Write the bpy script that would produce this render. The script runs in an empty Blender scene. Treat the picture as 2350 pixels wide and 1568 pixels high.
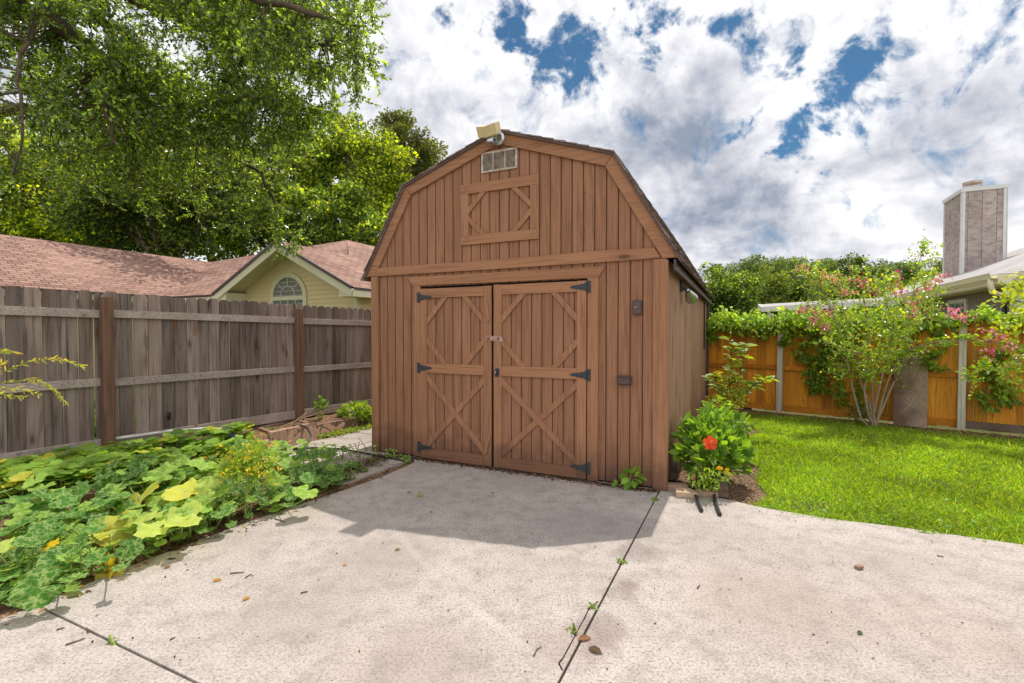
import bpy, math, random
import numpy as np
from mathutils import Vector, Matrix
rng = np.random.default_rng(7); random.seed(7)
S = bpy.context.scene
COL = S.collection
R = math.radians
# ------------------------------------------------------------------ camera
FPX = 1110.0; CH = 1.55; PITCH = R(1.1)
cd = bpy.data.cameras.new('camera'); cam = bpy.data.objects.new('camera', cd); COL.objects.link(cam)
cam.location = (0, 0, CH); cam.rotation_euler = (R(90) - PITCH, 0, 0)
cd.sensor_width = 36; cd.lens = FPX / 2350 * 36; cd.clip_end = 2000; cd.clip_start = .05
S.camera = cam
def ray(u, v):
    x = (u - 1175) / FPX; y = -(v - 784) / FPX
    return np.array([x, math.cos(PITCH) + y * math.sin(PITCH), -math.sin(PITCH) + y * math.cos(PITCH)])
CAM = np.array([0, 0, CH])
def G(u, v, z=0.): d = ray(u, v); return CAM + d * ((z - CH) / d[2])
def A(u, v, Y): d = ray(u, v); return CAM + d * (Y / d[1])
# ------------------------------------------------------------------ sun and sky
SUN_AZ, SUN_EL = 31.0, 63.8
sd = bpy.data.lights.new('sun', 'SUN'); sun = bpy.data.objects.new('sun', sd); COL.objects.link(sun)
sd.energy = 4.1; sd.angle = R(0.6); sd.color = (1.0, .955, .89)
sv = Vector((math.sin(R(SUN_AZ)) * math.cos(R(SUN_EL)), math.cos(R(SUN_AZ)) * math.cos(R(SUN_EL)), math.sin(R(SUN_EL))))
sun.rotation_euler = sv.to_track_quat('Z', 'Y').to_euler(); sun.location = sv * 60
W = bpy.data.worlds.new('World'); S.world = W; W.use_nodes = True
def nd(nt, typ, ins=None, **props):
    n = nt.nodes.new(typ)
    for k, v in props.items(): setattr(n, k, v)
    for k, v in (ins or {}).items():
        s = n.inputs[k]
        if isinstance(v, bpy.types.NodeSocket): nt.links.new(v, s)
        else: s.default_value = v
    return n
def mth(nt, op, a, b=None, c=None, clamp=False):
    n = nt.nodes.new('ShaderNodeMath'); n.operation = op; n.use_clamp = clamp
    for i, v in enumerate((a, b, c)):
        if v is None: continue
        if isinstance(v, bpy.types.NodeSocket): nt.links.new(v, n.inputs[i])
        else: n.inputs[i].default_value = v
    return n.outputs[0]
def vmth(nt, op, a, b=None):
    n = nt.nodes.new('ShaderNodeVectorMath'); n.operation = op
    for i, v in enumerate((a, b)):
        if v is None: continue
        if isinstance(v, bpy.types.NodeSocket): nt.links.new(v, n.inputs[i])
        else: n.inputs[i].default_value = v
    return n
def mixc(nt, f, a, b, mode='MIX'):
    n = nt.nodes.new('ShaderNodeMix'); n.data_type = 'RGBA'; n.blend_type = mode
    for s, v in ((n.inputs[0], f), (n.inputs[6], a), (n.inputs[7], b)):
        if isinstance(v, bpy.types.NodeSocket): nt.links.new(v, s)
        else: s.default_value = v if not isinstance(v, (tuple, list)) or len(v) == 4 else (*v, 1)
    return n.outputs[2]
def mapr(nt, v, a, b, c=0., d=1., smooth=False):
    n = nt.nodes.new('ShaderNodeMapRange'); n.clamp = True
    if smooth: n.interpolation_type = 'SMOOTHSTEP'
    nt.links.new(v, n.inputs[0])
    for i, x in enumerate((a, b, c, d)): n.inputs[i + 1].default_value = x
    return n.outputs[0]
wt = W.node_tree; wt.nodes.clear()
sky = nd(wt, 'ShaderNodeTexSky', sky_type='NISHITA', sun_disc=False, sun_elevation=R(SUN_EL), sun_rotation=R(SUN_AZ), air_density=1.0, dust_density=.4, ozone_density=2.5)
bg1 = nd(wt, 'ShaderNodeBackground', {'Strength': .085})
skc = mixc(wt, 1.0, sky.outputs[0], (.42, .70, .80, 1), 'MULTIPLY')
wt.links.new(skc, bg1.inputs[0])
tc = nd(wt, 'ShaderNodeTexCoord'); dirv = tc.outputs['Generated']
sep = nd(wt, 'ShaderNodeSeparateXYZ', {0: dirv})
den = mth(wt, 'ADD', mth(wt, 'MAXIMUM', sep.outputs[2], 0.0), .16)
comb = nd(wt, 'ShaderNodeCombineXYZ', {0: mth(wt, 'DIVIDE', sep.outputs[0], den), 1: mth(wt, 'DIVIDE', sep.outputs[1], den), 2: mth(wt, 'MULTIPLY', sep.outputs[2], .8)})
n1 = nd(wt, 'ShaderNodeTexNoise', {'Vector': comb.outputs[0], 'Scale': 1.5, 'Detail': 10., 'Roughness': .6, 'Distortion': .35})
n1b = nd(wt, 'ShaderNodeTexNoise', {'Vector': dirv, 'Scale': 7.5, 'Detail': 9., 'Roughness': .62, 'Distortion': .3})
n1c = nd(wt, 'ShaderNodeTexNoise', {'Vector': dirv, 'Scale': 13., 'Detail': 10., 'Roughness': .62, 'Distortion': .5})
n2 = nd(wt, 'ShaderNodeTexNoise', {'Vector': vmth(wt, 'ADD', comb.outputs[0], (3.1, 1.7, .4)).outputs[0], 'Scale': 1.9, 'Detail': 7., 'Roughness': .55, 'Distortion': .2})
n3 = nd(wt, 'ShaderNodeTexNoise', {'Vector': dirv, 'Scale': 5.5, 'Detail': 8., 'Roughness': .6})
warp = vmth(wt, 'SCALE', vmth(wt, 'SUBTRACT', n1b.outputs[1], (.5, .5, .5)).outputs[0]); warp.inputs[3].default_value = .50
wdir = vmth(wt, 'ADD', dirv, warp.outputs[0]).outputs[0]
def blob(u, v, r, vec=wdir):
    d = ray(u, v); d /= np.linalg.norm(d)
    dist = vmth(wt, 'DISTANCE', vec, tuple(d)).outputs['Value']
    return mapr(wt, dist, r / 1110. * 1.45, 0., 0., 1., True)
gaps = None
for g in [(1215, 20, 80, 1), (1265, 75, 85, 1), (1310, 130, 85, 1), (1330, 185, 60, .8), (1385, 280, 45, .8), (1480, 5, 70, .8), (1590, 70, 50, .5), (1740, 60, 75, .7), (1760, 120, 60, .5), (1900, 220, 80, 1), (1830, 250, 70, .9), (1960, 165, 60, .7), (1865, 355, 45, .7), (2180, 130, 80, .6), (1940, 395, 30, .4), (1120, -10, 60, .6)]:
    b = mth(wt, 'MULTIPLY', blob(*g[:3]), g[3]); gaps = b if gaps is None else mth(wt, 'MAXIMUM', gaps, b)
nn = mth(wt, 'ADD', mth(wt, 'MULTIPLY', mth(wt, 'SUBTRACT', n1c.outputs[0], .5), 4.5), mth(wt, 'MULTIPLY', mth(wt, 'SUBTRACT', n1.outputs[0], .5), 1.3))
dens = mth(wt, 'SUBTRACT', mth(wt, 'ADD', nn, 1.25), mth(wt, 'MULTIPLY', gaps, 1.75))
cmask = mapr(wt, dens, -.05, 1.15, 0, 1, True)
darks = None
for g in [(1520, 420, 260, .70), (1570, 500, 190, .75), (1440, 330, 120, .3), (920, 260, 220, .22), (2180, 440, 200, .2), (1780, 560, 160, .28), (1250, 250, 80, .2), (2300, 300, 130, .2)]:
    b = mth(wt, 'MULTIPLY', blob(*g[:3]), g[3]); darks = b if darks is None else mth(wt, 'MAXIMUM', darks, b)
sunoff = tuple(x * .035 for x in (sv.x, sv.y, sv.z))
n3b = nd(wt, 'ShaderNodeTexNoise', {'Vector': vmth(wt, 'ADD', dirv, sunoff).outputs[0], 'Scale': 9., 'Detail': 6., 'Roughness': .58, 'Distortion': .3})
n3a = nd(wt, 'ShaderNodeTexNoise', {'Vector': dirv, 'Scale': 9., 'Detail': 6., 'Roughness': .58, 'Distortion': .3})
relief = mth(wt, 'MULTIPLY', mth(wt, 'SUBTRACT', n3b.outputs[0], n3a.outputs[0]), 1.6)
sh = mth(wt, 'ADD', mth(wt, 'MULTIPLY', mth(wt, 'SUBTRACT', n2.outputs[0], .47), 1.9), darks)
sh = mth(wt, 'ADD', sh, mth(wt, 'MULTIPLY', mth(wt, 'SUBTRACT', n3.outputs[0], .5), .7))
sh = mth(wt, 'ADD', mth(wt, 'ADD', sh, relief), .04, clamp=True)
ramp = nd(wt, 'ShaderNodeValToRGB', {0: sh}); cr = ramp.color_ramp
cr.elements[0].position = 0; cr.elements[0].color = (1.0, 1.0, 1.02, 1)
cr.elements[1].position = 1; cr.elements[1].color = (.30, .35, .44, 1)
e = cr.elements.new(.35); e.color = (.74, .745, .80, 1); e = cr.elements.new(.68); e.color = (.50, .53, .61, 1)
rear_sky_lift = mapr(wt, sep.outputs[1], .15, -.35, 1.0, 1.38, True)   # unseen clouds behind the camera brightened to lift the shaded shed front
bg2 = nd(wt, 'ShaderNodeBackground', {'Color': ramp.outputs[0], 'Strength': rear_sky_lift})
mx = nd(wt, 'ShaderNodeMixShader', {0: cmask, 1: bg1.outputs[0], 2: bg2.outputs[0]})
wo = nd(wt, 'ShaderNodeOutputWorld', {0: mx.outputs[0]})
S.view_settings.view_transform = 'Standard'; S.view_settings.look = 'None'; S.view_settings.gamma = 1
S.view_settings.exposure = 0.09
S.render.engine = 'CYCLES'
# ------------------------------------------------------------------ mesh helpers
def nrm(v): v = np.asarray(v, float); return v / (np.linalg.norm(v) + 1e-12)
class MB:
    def __init__(s): s.v = []; s.f = []; s.c = []; s.m = []
    def add(s, vs, fs, c=(1, 1, 1), m=0):
        o = len(s.v); s.v += [tuple(map(float, p)) for p in vs]
        for f in fs: s.f.append(tuple(i + o for i in f)); s.c.append(c); s.m.append(m)
        return s
    def box(s, x0, x1, y0, y1, z0, z1, c=(1, 1, 1), m=0):
        return s.add([(x0, y0, z0), (x1, y0, z0), (x1, y1, z0), (x0, y1, z0), (x0, y0, z1), (x1, y0, z1), (x1, y1, z1), (x0, y1, z1)],
                     [(0, 3, 2, 1), (4, 5, 6, 7), (0, 1, 5, 4), (1, 2, 6, 5), (2, 3, 7, 6), (3, 0, 4, 7)], c, m)
    def obox(s, cen, ax, ay, az, c=(1, 1, 1), m=0):   # half-extent vectors
        cen, ax, ay, az = map(np.asarray, (cen, ax, ay, az)); v = []
        for k in (-1, 1):
            for i, j in ((-1, -1), (1, -1), (1, 1), (-1, 1)): v.append(cen + ax * i + ay * j + az * k)
        return s.add(v, [(0, 3, 2, 1), (4, 5, 6, 7), (0, 1, 5, 4), (1, 2, 6, 5), (2, 3, 7, 6), (3, 0, 4, 7)], c, m)
    def prism(s, poly, y0, y1, c=(1, 1, 1), m=0):     # poly in x,z ; y0 front
        n = len(poly); v = [(x, y0, z) for x, z in poly] + [(x, y1, z) for x, z in poly]
        a = sum(poly[i][0] * poly[(i + 1) % n][1] - poly[(i + 1) % n][0] * poly[i][1] for i in range(n))
        f = [tuple(range(n)), tuple(range(2 * n - 1, n - 1, -1))] + [(i, i + n, (i + 1) % n + n, (i + 1) % n) for i in range(n)]
        if a < 0: f = [tuple(reversed(q)) for q in f]
        return s.add(v, f, c, m)
    def zprism(s, poly, z0, z1, c=(1, 1, 1), m=0):
        n = len(poly); v = [(x, y, z0) for x, y in poly] + [(x, y, z1) for x, y in poly]
        a = sum(poly[i][0] * poly[(i + 1) % n][1] - poly[(i + 1) % n][0] * poly[i][1] for i in range(n))
        f = [tuple(range(n - 1, -1, -1)), tuple(range(n, 2 * n))] + [(i, (i + 1) % n, (i + 1) % n + n, i + n) for i in range(n)]
        if a < 0: f = [tuple(reversed(q)) for q in f]
        return s.add(v, f, c, m)
    def bar(s, a, b, w, t, up=(0, -1, 0), c=(1, 1, 1), m=0):   # strip from a to b, width w in plane normal to 'up', thickness t along up
        a, b = np.asarray(a, float), np.asarray(b, float); d = b - a; up = nrm(up); sd_ = nrm(np.cross(d, up))
        return s.obox((a + b) / 2, d / 2, sd_ * w / 2, nrm(np.cross(sd_, d)) * t / 2, c, m)
    def tube(s, pts, rad, n=8, c=(1, 1, 1), m=0, cap=True):
        pts = [np.asarray(p, float) for p in pts]; k = len(pts)
        if not hasattr(rad, '__len__'): rad = [rad] * k
        ref = np.array([0, 0, 1.]); v = []
        t0 = nrm(pts[1] - pts[0])
        if abs(t0[2]) > .9: ref = np.array([1., 0, 0])
        x = nrm(np.cross(ref, t0))
        for i in range(k):
            t = nrm(pts[min(i + 1, k - 1)] - pts[max(i - 1, 0)])
            x = nrm(x - t * np.dot(x, t)); y = np.cross(t, x)
            for j in range(n):
                a = 2 * math.pi * j / n; v.append(pts[i] + (x * math.cos(a) + y * math.sin(a)) * rad[i])
        f = [(i * n + j, i * n + (j + 1) % n, (i + 1) * n + (j + 1) % n, (i + 1) * n + j) for i in range(k - 1) for j in range(n)]
        if cap: f += [tuple(range(n - 1, -1, -1)), tuple(range((k - 1) * n, k * n))]
        return s.add(v, f, c, m)
    def build(s, name, mats, parent=None, smooth=False, bevel=0, world=False):
        me = bpy.data.meshes.new(name)
        off = np.array(parent.location) if (parent is not None and world) else np.zeros(3)
        me.from_pydata([tuple(np.array(p) - off) for p in s.v], [], s.f)
        if not isinstance(mats, (list, tuple)): mats = [mats]
        for m in mats: me.materials.append(m)
        if len(mats) > 1: me.polygons.foreach_set('material_index', s.m)
        at = me.color_attributes.new('tint', 'FLOAT_COLOR', 'CORNER')
        cols = np.ones((len(me.loops), 4), np.float32); k = 0
        for f, c in zip(s.f, s.c): cols[k:k + len(f), :3] = c; k += len(f)
        at.data.foreach_set('color', cols.ravel())
        if smooth: me.polygons.foreach_set('use_smooth', [True] * len(me.polygons))
        o = bpy.data.objects.new(name, me); COL.objects.link(o)
        if parent is not None: o.parent = parent
        if bevel:
            b = o.modifiers.new('bevel', 'BEVEL'); b.width = bevel; b.segments = 2; b.limit_method = 'ANGLE'; b.angle_limit = R(40)
        return o
def inst(T, F, P, FR, SC, CO=None, UV=None):
    """numpy instancer: T (k,3) template, F list of faces of equal length, P (N,3), FR (N,3,3) rows=axes, SC (N,3)."""
    T = np.asarray(T, float); N = len(P); k = len(T)
    loc = T[None] * SC[:, None, :]
    V = np.einsum('nki,nij->nkj', loc, FR) + P[:, None, :]
    return dict(V=V.reshape(-1, 3), k=k, N=N, F=F, CO=CO, UV=UV if UV is not None else T[:, :2])
def build_inst(name, parts, mat, parent=None, smooth=False):
    off = np.array(parent.location) if parent is not None else np.zeros(3)
    Vs = []; loops = []; starts = []; tot = []; cols = []; uvs = []; vo = 0; lo = 0
    for p in parts:
        k, N = p['k'], p['N']; base = (np.arange(N) * k)[:, None] + vo
        Vs.append(p['V']); lens = [len(f) for f in p['F']]
        flat = np.concatenate([np.array(f) for f in p['F']]); L = (base + flat[None]).ravel()
        loops.append(L); ln = np.tile(lens, N); starts.append(np.cumsum(np.r_[0, ln[:-1]]) + lo); tot.append(ln); lo += len(L)
        c = p['CO'] if p['CO'] is not None else np.ones((N, 3))
        cols.append(np.repeat(c, len(flat), 0)); uvs.append(np.tile(np.asarray(p['UV'])[flat], (N, 1))); vo += N * k
    V = np.concatenate(Vs) - off; L = np.concatenate(loops); st = np.concatenate(starts); tt = np.concatenate(tot)
    me = bpy.data.meshes.new(name); me.vertices.add(len(V)); me.vertices.foreach_set('co', V.astype(np.float32).ravel())
    me.loops.add(len(L)); me.loops.foreach_set('vertex_index', L.astype(np.int32))
    me.polygons.add(len(st)); me.polygons.foreach_set('loop_start', st.astype(np.int32)); me.polygons.foreach_set('loop_total', tt.astype(np.int32))
    me.update(calc_edges=True)
    at = me.color_attributes.new('tint', 'FLOAT_COLOR', 'CORNER'); cc = np.ones((len(L), 4), np.float32); cc[:, :3] = np.concatenate(cols); at.data.foreach_set('color', cc.ravel())
    uv = me.uv_layers.new(name='leaf'); uv.data.foreach_set('uv', np.concatenate(uvs).astype(np.float32).ravel())
    if smooth: me.polygons.foreach_set('use_smooth', [True] * len(st))
    me.materials.append(mat); me.validate()
    o = bpy.data.objects.new(name, me); COL.objects.link(o)
    if parent is not None: o.parent = parent
    return o
def tag(o, label=None, cat=None, group=None, kind=None):
    if label: o['label'] = label
    if cat: o['category'] = cat
    if group: o['group'] = group
    if kind: o['kind'] = kind
    return o
def thing(name, label, cat, loc=(0, 0, 0), rz=0, group=None):
    o = bpy.data.objects.new(name, None); COL.objects.link(o); o.empty_display_size = .2
    o.location = tuple(float(x) for x in loc); o.rotation_euler = (0, 0, rz); return tag(o, label, cat, group)
def frames(D, N):
    """rows: x=side, y=dir, z=normal"""
    D = D / (np.linalg.norm(D, axis=1, keepdims=True) + 1e-9)
    X = np.cross(D, N); X /= (np.linalg.norm(X, axis=1, keepdims=True) + 1e-9); Z = np.cross(X, D)
    return np.stack([X, D, Z], 1)
def rv(n): v = rng.normal(size=(n, 3)); return v / np.linalg.norm(v, axis=1, keepdims=True)
# ------------------------------------------------------------------ materials
def newmat(name, rough=.8, spec=.3):
    m = bpy.data.materials.new(name); m.use_nodes = True; nt = m.node_tree
    b = nt.nodes['Principled BSDF']; b.inputs['Roughness'].default_value = rough; b.inputs['Specular IOR Level'].default_value = spec
    return m, nt, b
def coords(nt, scale=(1, 1, 1), kind='Object'):
    t = nd(nt, 'ShaderNodeTexCoord'); mp = nd(nt, 'ShaderNodeMapping', {0: t.outputs[kind], 'Scale': scale}); return mp.outputs[0]
def bump(nt, b, h, strength=.3, dist=.01):
    bp = nd(nt, 'ShaderNodeBump', {'Height': h, 'Strength': strength, 'Distance': dist}); nt.links.new(bp.outputs[0], b.inputs['Normal']); return bp
def tintattr(nt): return nd(nt, 'ShaderNodeAttribute', attribute_name='tint').outputs[0]
def plain(name, c, rough=.6, spec=.4, metal=0., var=.12, scale=8., c2=None, bmp=.15):
    m, nt, b = newmat(name, rough, spec); b.inputs['Metallic'].default_value = metal
    n = nd(nt, 'ShaderNodeTexNoise', {'Vector': coords(nt), 'Scale': scale, 'Detail': 6., 'Roughness': .65})
    c2 = c2 or tuple(x * (1 - var * 2) for x in c)
    f = mapr(nt, n.outputs[0], .3, .7); col = mixc(nt, f, c, c2); col = mixc(nt, 1., col, tintattr(nt), 'MULTIPLY')
    nt.links.new(col, b.inputs['Base Color'])
    if bmp: bump(nt, b, n.outputs[0], bmp, .005)
    return m
def wood(name, c1, c2, dark, stretch=(30, 30, 1.2), rough=.8, knots=0., dirt=0., spec=.2, dirtcol=(.05, .04, .035), fade=None, bmp=.35):
    """grain runs along the axis with the small stretch value"""
    m, nt, b = newmat(name, rough, spec); ta = tintattr(nt)
    tco = nd(nt, 'ShaderNodeTexCoord').outputs['Object']
    off = vmth(nt, 'SCALE', ta); off.inputs[3].default_value = 37.
    p = vmth(nt, 'ADD', tco, off.outputs[0]).outputs[0]
    mp = nd(nt, 'ShaderNodeMapping', {0: p, 'Scale': stretch}).outputs[0]
    g = nd(nt, 'ShaderNodeTexNoise', {'Vector': mp, 'Scale': 1.6, 'Detail': 8., 'Roughness': .7, 'Distortion': .6})
    big = nd(nt, 'ShaderNodeTexNoise', {'Vector': nd(nt, 'ShaderNodeMapping', {0: p, 'Scale': tuple(.12 * x + .6 for x in stretch)}).outputs[0], 'Scale': 1., 'Detail': 3.})
    col = mixc(nt, mapr(nt, big.outputs[0], .3, .7), c1, c2)
    col = mixc(nt, mapr(nt, g.outputs[0], .47, .70, 0, .9), col, dark)
    if knots:
        kp = nd(nt, 'ShaderNodeMapping', {0: p, 'Scale': tuple(7. if x > 5 else 2.3 for x in stretch)}).outputs[0]
        vo = nd(nt, 'ShaderNodeTexVoronoi', {'Vector': kp, 'Scale': 1., 'Randomness': 1.})
        sel = nd(nt, 'ShaderNodeSeparateColor', {0: vo.outputs['Color']})
        ok = mth(nt, 'LESS_THAN', sel.outputs[0], knots)
        ring = mth(nt, 'MULTIPLY', mapr(nt, vo.outputs['Distance'], .34, .05, 0, 1), ok)
        core = mth(nt, 'MULTIPLY', mapr(nt, vo.outputs['Distance'], .17, .11, 0, 1), ok)
        wv = mth(nt, 'MULTIPLY', mth(nt, 'SINE', mth(nt, 'MULTIPLY', vo.outputs['Distance'], 60.)), mth(nt, 'MULTIPLY', ring, .8))
        col = mixc(nt, mth(nt, 'ABSOLUTE', wv), col, dark)
        col = mixc(nt, mth(nt, 'MULTIPLY', core, .8), col, mixc(nt, sel.outputs[1], (.34, .15, .055), (.06, .038, .025)))
    if dirt:
        dn = nd(nt, 'ShaderNodeTexNoise', {'Vector': nd(nt, 'ShaderNodeMapping', {0: tco, 'Scale': (2.2, 2.2, .9)}).outputs[0], 'Scale': 2., 'Detail': 8., 'Roughness': .7})
        col = mixc(nt, mapr(nt, dn.outputs[0], .58, .74, 0, dirt), col, dirtcol)
    if fade:   # splash dirt near the ground: fade = (height, colour, strength)
        sz = nd(nt, 'ShaderNodeSeparateXYZ', {0: tco}).outputs[2]
        dn2 = nd(nt, 'ShaderNodeTexNoise', {'Vector': tco, 'Scale': 5., 'Detail': 6.})
        hh = mth(nt, 'ADD', sz, mth(nt, 'MULTIPLY', mth(nt, 'SUBTRACT', dn2.outputs[0], .5), fade[0] * 1.6))
        col = mixc(nt, mapr(nt, hh, fade[0], 0., 0, fade[2]), col, fade[1])
    br = nd(nt, 'ShaderNodeSeparateColor', {0: ta}).outputs[2]
    col = mixc(nt, 1., col, nd(nt, 'ShaderNodeCombineColor', {0: br, 1: br, 2: br}).outputs[0], 'MULTIPLY')
    nt.links.new(col, b.inputs['Base Color']); bump(nt, b, g.outputs[0], bmp, .004)
    return m
def leafmat(name, trans=.5, rough=.42, spec=.5, mottled=False, hue=.5, veins=False, ttint=(2.3, 2.05, .55)):
    m = bpy.data.materials.new(name); m.use_nodes = True; nt = m.node_tree; nt.nodes.clear()
    col = tintattr(nt)
    if mottled or veins:
        uvn = nd(nt, 'ShaderNodeUVMap', uv_map='leaf').outputs[0]
    if mottled:
        sxy = nd(nt, 'ShaderNodeSeparateXYZ', {0: uvn})
        ang = mth(nt, 'ARCTAN2', sxy.outputs[0], sxy.outputs[1]); rad = vmth(nt, 'LENGTH', uvn).outputs['Value']
        nz = nd(nt, 'ShaderNodeTexNoise', {'Vector': uvn, 'Scale': 5., 'Detail': 4.})
        a2 = mth(nt, 'ADD', mth(nt, 'MULTIPLY', ang, 2.9), mth(nt, 'MULTIPLY', nz.outputs[0], 1.2))
        spoke = mth(nt, 'ABSOLUTE', mth(nt, 'SINE', a2))
        vein = mapr(nt, spoke, .22, .02, 0, 1)
        wob = vmth(nt, 'ADD', uvn, vmth(nt, 'MULTIPLY', nz.outputs[1], (.35, .35, 0)).outputs[0]).outputs[0]
        vo = nd(nt, 'ShaderNodeTexVoronoi', {'Vector': wob, 'Scale': 5.5}, feature='DISTANCE_TO_EDGE')
        net = mapr(nt, vo.outputs['Distance'], .16, .03, 0, 1)
        n4 = nd(nt, 'ShaderNodeTexNoise', {'Vector': uvn, 'Scale': 3., 'Detail': 3.})
        net = mth(nt, 'MULTIPLY', net, mapr(nt, n4.outputs[0], .38, .55))
        tot = mth(nt, 'MAXIMUM', mth(nt, 'MULTIPLY', vein, .55), mth(nt, 'MULTIPLY', net, .75))
        pale = mixc(nt, .62, col, (.55, .66, .26)); col = mixc(nt, tot, col, pale)
    if veins:
        sxy = nd(nt, 'ShaderNodeSeparateXYZ', {0: uvn})
        mid = mapr(nt, mth(nt, 'ABSOLUTE', sxy.outputs[0]), .05, .0, 0, .5)
        sv_ = mth(nt, 'ABSOLUTE', mth(nt, 'SINE', mth(nt, 'MULTIPLY', mth(nt, 'SUBTRACT', sxy.outputs[1], mth(nt, 'ABSOLUTE', sxy.outputs[0])), 20.)))
        v2 = mapr(nt, sv_, .2, .0, 0, .25)
        col = mixc(nt, mth(nt, 'MAXIMUM', mid, v2), col, (.35, .42, .15))
    p = nd(nt, 'ShaderNodeBsdfPrincipled', {'Base Color': col, 'Roughness': rough, 'Specular IOR Level': spec})
    tcol = mixc(nt, 1., mixc(nt, 1., col, (*ttint, 1), 'MULTIPLY'), (1, 1, 1, 1), 'MULTIPLY')
    tr = nd(nt, 'ShaderNodeBsdfTranslucent', {0: tcol})
    ms = nd(nt, 'ShaderNodeMixShader', {0: trans, 1: p.outputs[0], 2: tr.outputs[0]})
    nd(nt, 'ShaderNodeOutputMaterial', {0: ms.outputs[0]})
    return m
MT = {}
BROWN = dict(c1=(.375, .187, .104), c2=(.29, .138, .074), dark=(.16, .072, .04))
FD = (.42, (.10, .055, .038), .8)
MT['siding'] = wood('shed_siding', **BROWN, stretch=(26, 26, 1.0), dirt=.25, dirtcol=(.17, .085, .05), fade=FD)
MT['trimv'] = wood('shed_trim_upright', (.40, .20, .106), (.32, .155, .082), (.18, .085, .045), stretch=(34, 34, 1.1), fade=FD, knots=.05)
MT['trimh'] = wood('shed_trim_level', (.41, .205, .108), (.33, .16, .084), (.18, .085, .045), stretch=(1.1, 34, 34), knots=.06)
MT['trimb'] = wood('shed_trim_bottom', (.26, .13, .072), (.22, .105, .06), (.12, .06, .04), stretch=(1.1, 34, 34), dirt=.5, dirtcol=(.09, .055, .04))
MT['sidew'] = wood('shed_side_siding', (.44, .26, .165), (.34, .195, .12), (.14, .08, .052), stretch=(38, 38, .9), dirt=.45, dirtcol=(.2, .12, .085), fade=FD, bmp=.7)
MT['gray'] = wood('weathered_boards', (.36, .285, .24), (.19, .135, .108), (.055, .038, .03), stretch=(17, 17, .8), knots=.42, dirt=.5, dirtcol=(.12, .085, .07), rough=.9, bmp=.6)
MT['rail'] = wood('weathered_rail', (.44, .37, .32), (.33, .265, .225), (.14, .10, .08), stretch=(1.2, 30, 30), knots=.12, rough=.9, bmp=.6)
MT['post'] = wood('brown_post', (.23, .13, .085), (.15, .08, .052), (.06, .032, .022), stretch=(24, 24, .9), knots=.25, rough=.85, bmp=.5)
MT['orange'] = wood('orange_boards', (.80, .34, .022), (.58, .21, .014), (.22, .075, .012), stretch=(22, 22, .9), dirt=.8, dirtcol=(.045, .03, .02), rough=.65, spec=.3, knots=.06)
MT['orail'] = wood('orange_rail', (.60, .24, .022), (.48, .17, .015), (.18, .065, .014), stretch=(1.1, 26, 26), dirt=.8, dirtcol=(.05, .03, .02), rough=.65)
MT['wpost'] = wood('peeling_white_post', (.66, .62, .53), (.48, .44, .36), (.24, .19, .14), stretch=(26, 26, .9), knots=.12, dirt=.5, dirtcol=(.2, .17, .13))
MT['timber'] = wood('old_timber', (.22, .16, .12), (.15, .10, .075), (.06, .045, .035), stretch=(2, 26, 26), rough=.95, bmp=.8)
MT['black'] = plain('black_iron', (.035, .037, .042), .55, .4, .3, c2=(.07, .07, .075), scale=40)
MT['hose'] = plain('black_rubber', (.022, .022, .024), .45, .5)
MT['white'] = plain('white_paint', (.72, .72, .69), .6, .3, scale=3, var=.08)
MT['cream'] = plain('cream_trim', (.80, .75, .53), .6, .3, scale=2, var=.05)
MT['latch'] = plain('rusty_white_latch', (.62, .60, .55), .5, .4, .3, c2=(.36, .12, .05), scale=35)
MT['rust'] = plain('rust', (.30, .09, .03), .8)
MT['pipebrown'] = plain('dark_brown_plastic', (.075, .045, .04), .4, .5)
MT['chrome'] = plain('dull_steel', (.55, .56, .58), .25, .5, .9, bmp=0)
MT['beige'] = plain('yellowed_plastic', (.68, .55, .29), .5, .4, var=.08)
MT['ventm'] = plain('peeling_vent', (.62, .56, .48), .7, .3, c2=(.30, .19, .13), scale=22)
MT['dark'] = plain('dark_gap', (.015, .012, .01), .9, .1)
MT['brick'] = plain('pink_brick', (.50, .335, .24), .9, .1, scale=25, c2=(.38, .24, .17), bmp=.5)
MT['stonep'] = plain('buff_paver', (.52, .40, .28), .9, .1, scale=30, c2=(.42, .31, .21), bmp=.4)
MT['block'] = plain('brown_block', (.36, .235, .165), .95, .1, scale=30, c2=(.20, .12, .085), bmp=1.)
MT['pvc'] = plain('white_pipe', (.55, .53, .48), .4, .4, var=.1)
MT['blue'] = plain('blue_plastic', (.02, .08, .35), .4, .5)
MT['bark'] = plain('oak_bark', (.17, .125, .09), .95, .1, scale=14, c2=(.07, .05, .036), bmp=1.)
MT['barkl'] = plain('smooth_bark', (.40, .30, .22), .8, .2, scale=12, c2=(.27, .19, .13), bmp=.4)
MT['stem'] = plain('green_stem', (.25, .33, .07), .6, .3)
MT['straw'] = plain('dry_stem', (.42, .30, .17), .8, .2)
MT['leaf'] = leafmat('oak_leaf', .40, .20, 1.0, ttint=(2.5, 2.25, .6))
MT['leafbg'] = leafmat('far_leaf', .40, .6, .3)
MT['leafveg'] = leafmat('broad_leaf', .42, .45, .25, veins=True)
MT['leafmot'] = leafmat('mottled_leaf', .40, .6, .08, mottled=True, ttint=(1.9, 1.75, .6))
MT['petal'] = leafmat('petal', .35, .6, .2, ttint=(1.1, 1.1, 1.1))
MT['grass'] = leafmat('grass_blade', .42, .5, .35)
MT['osb'] = None
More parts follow.
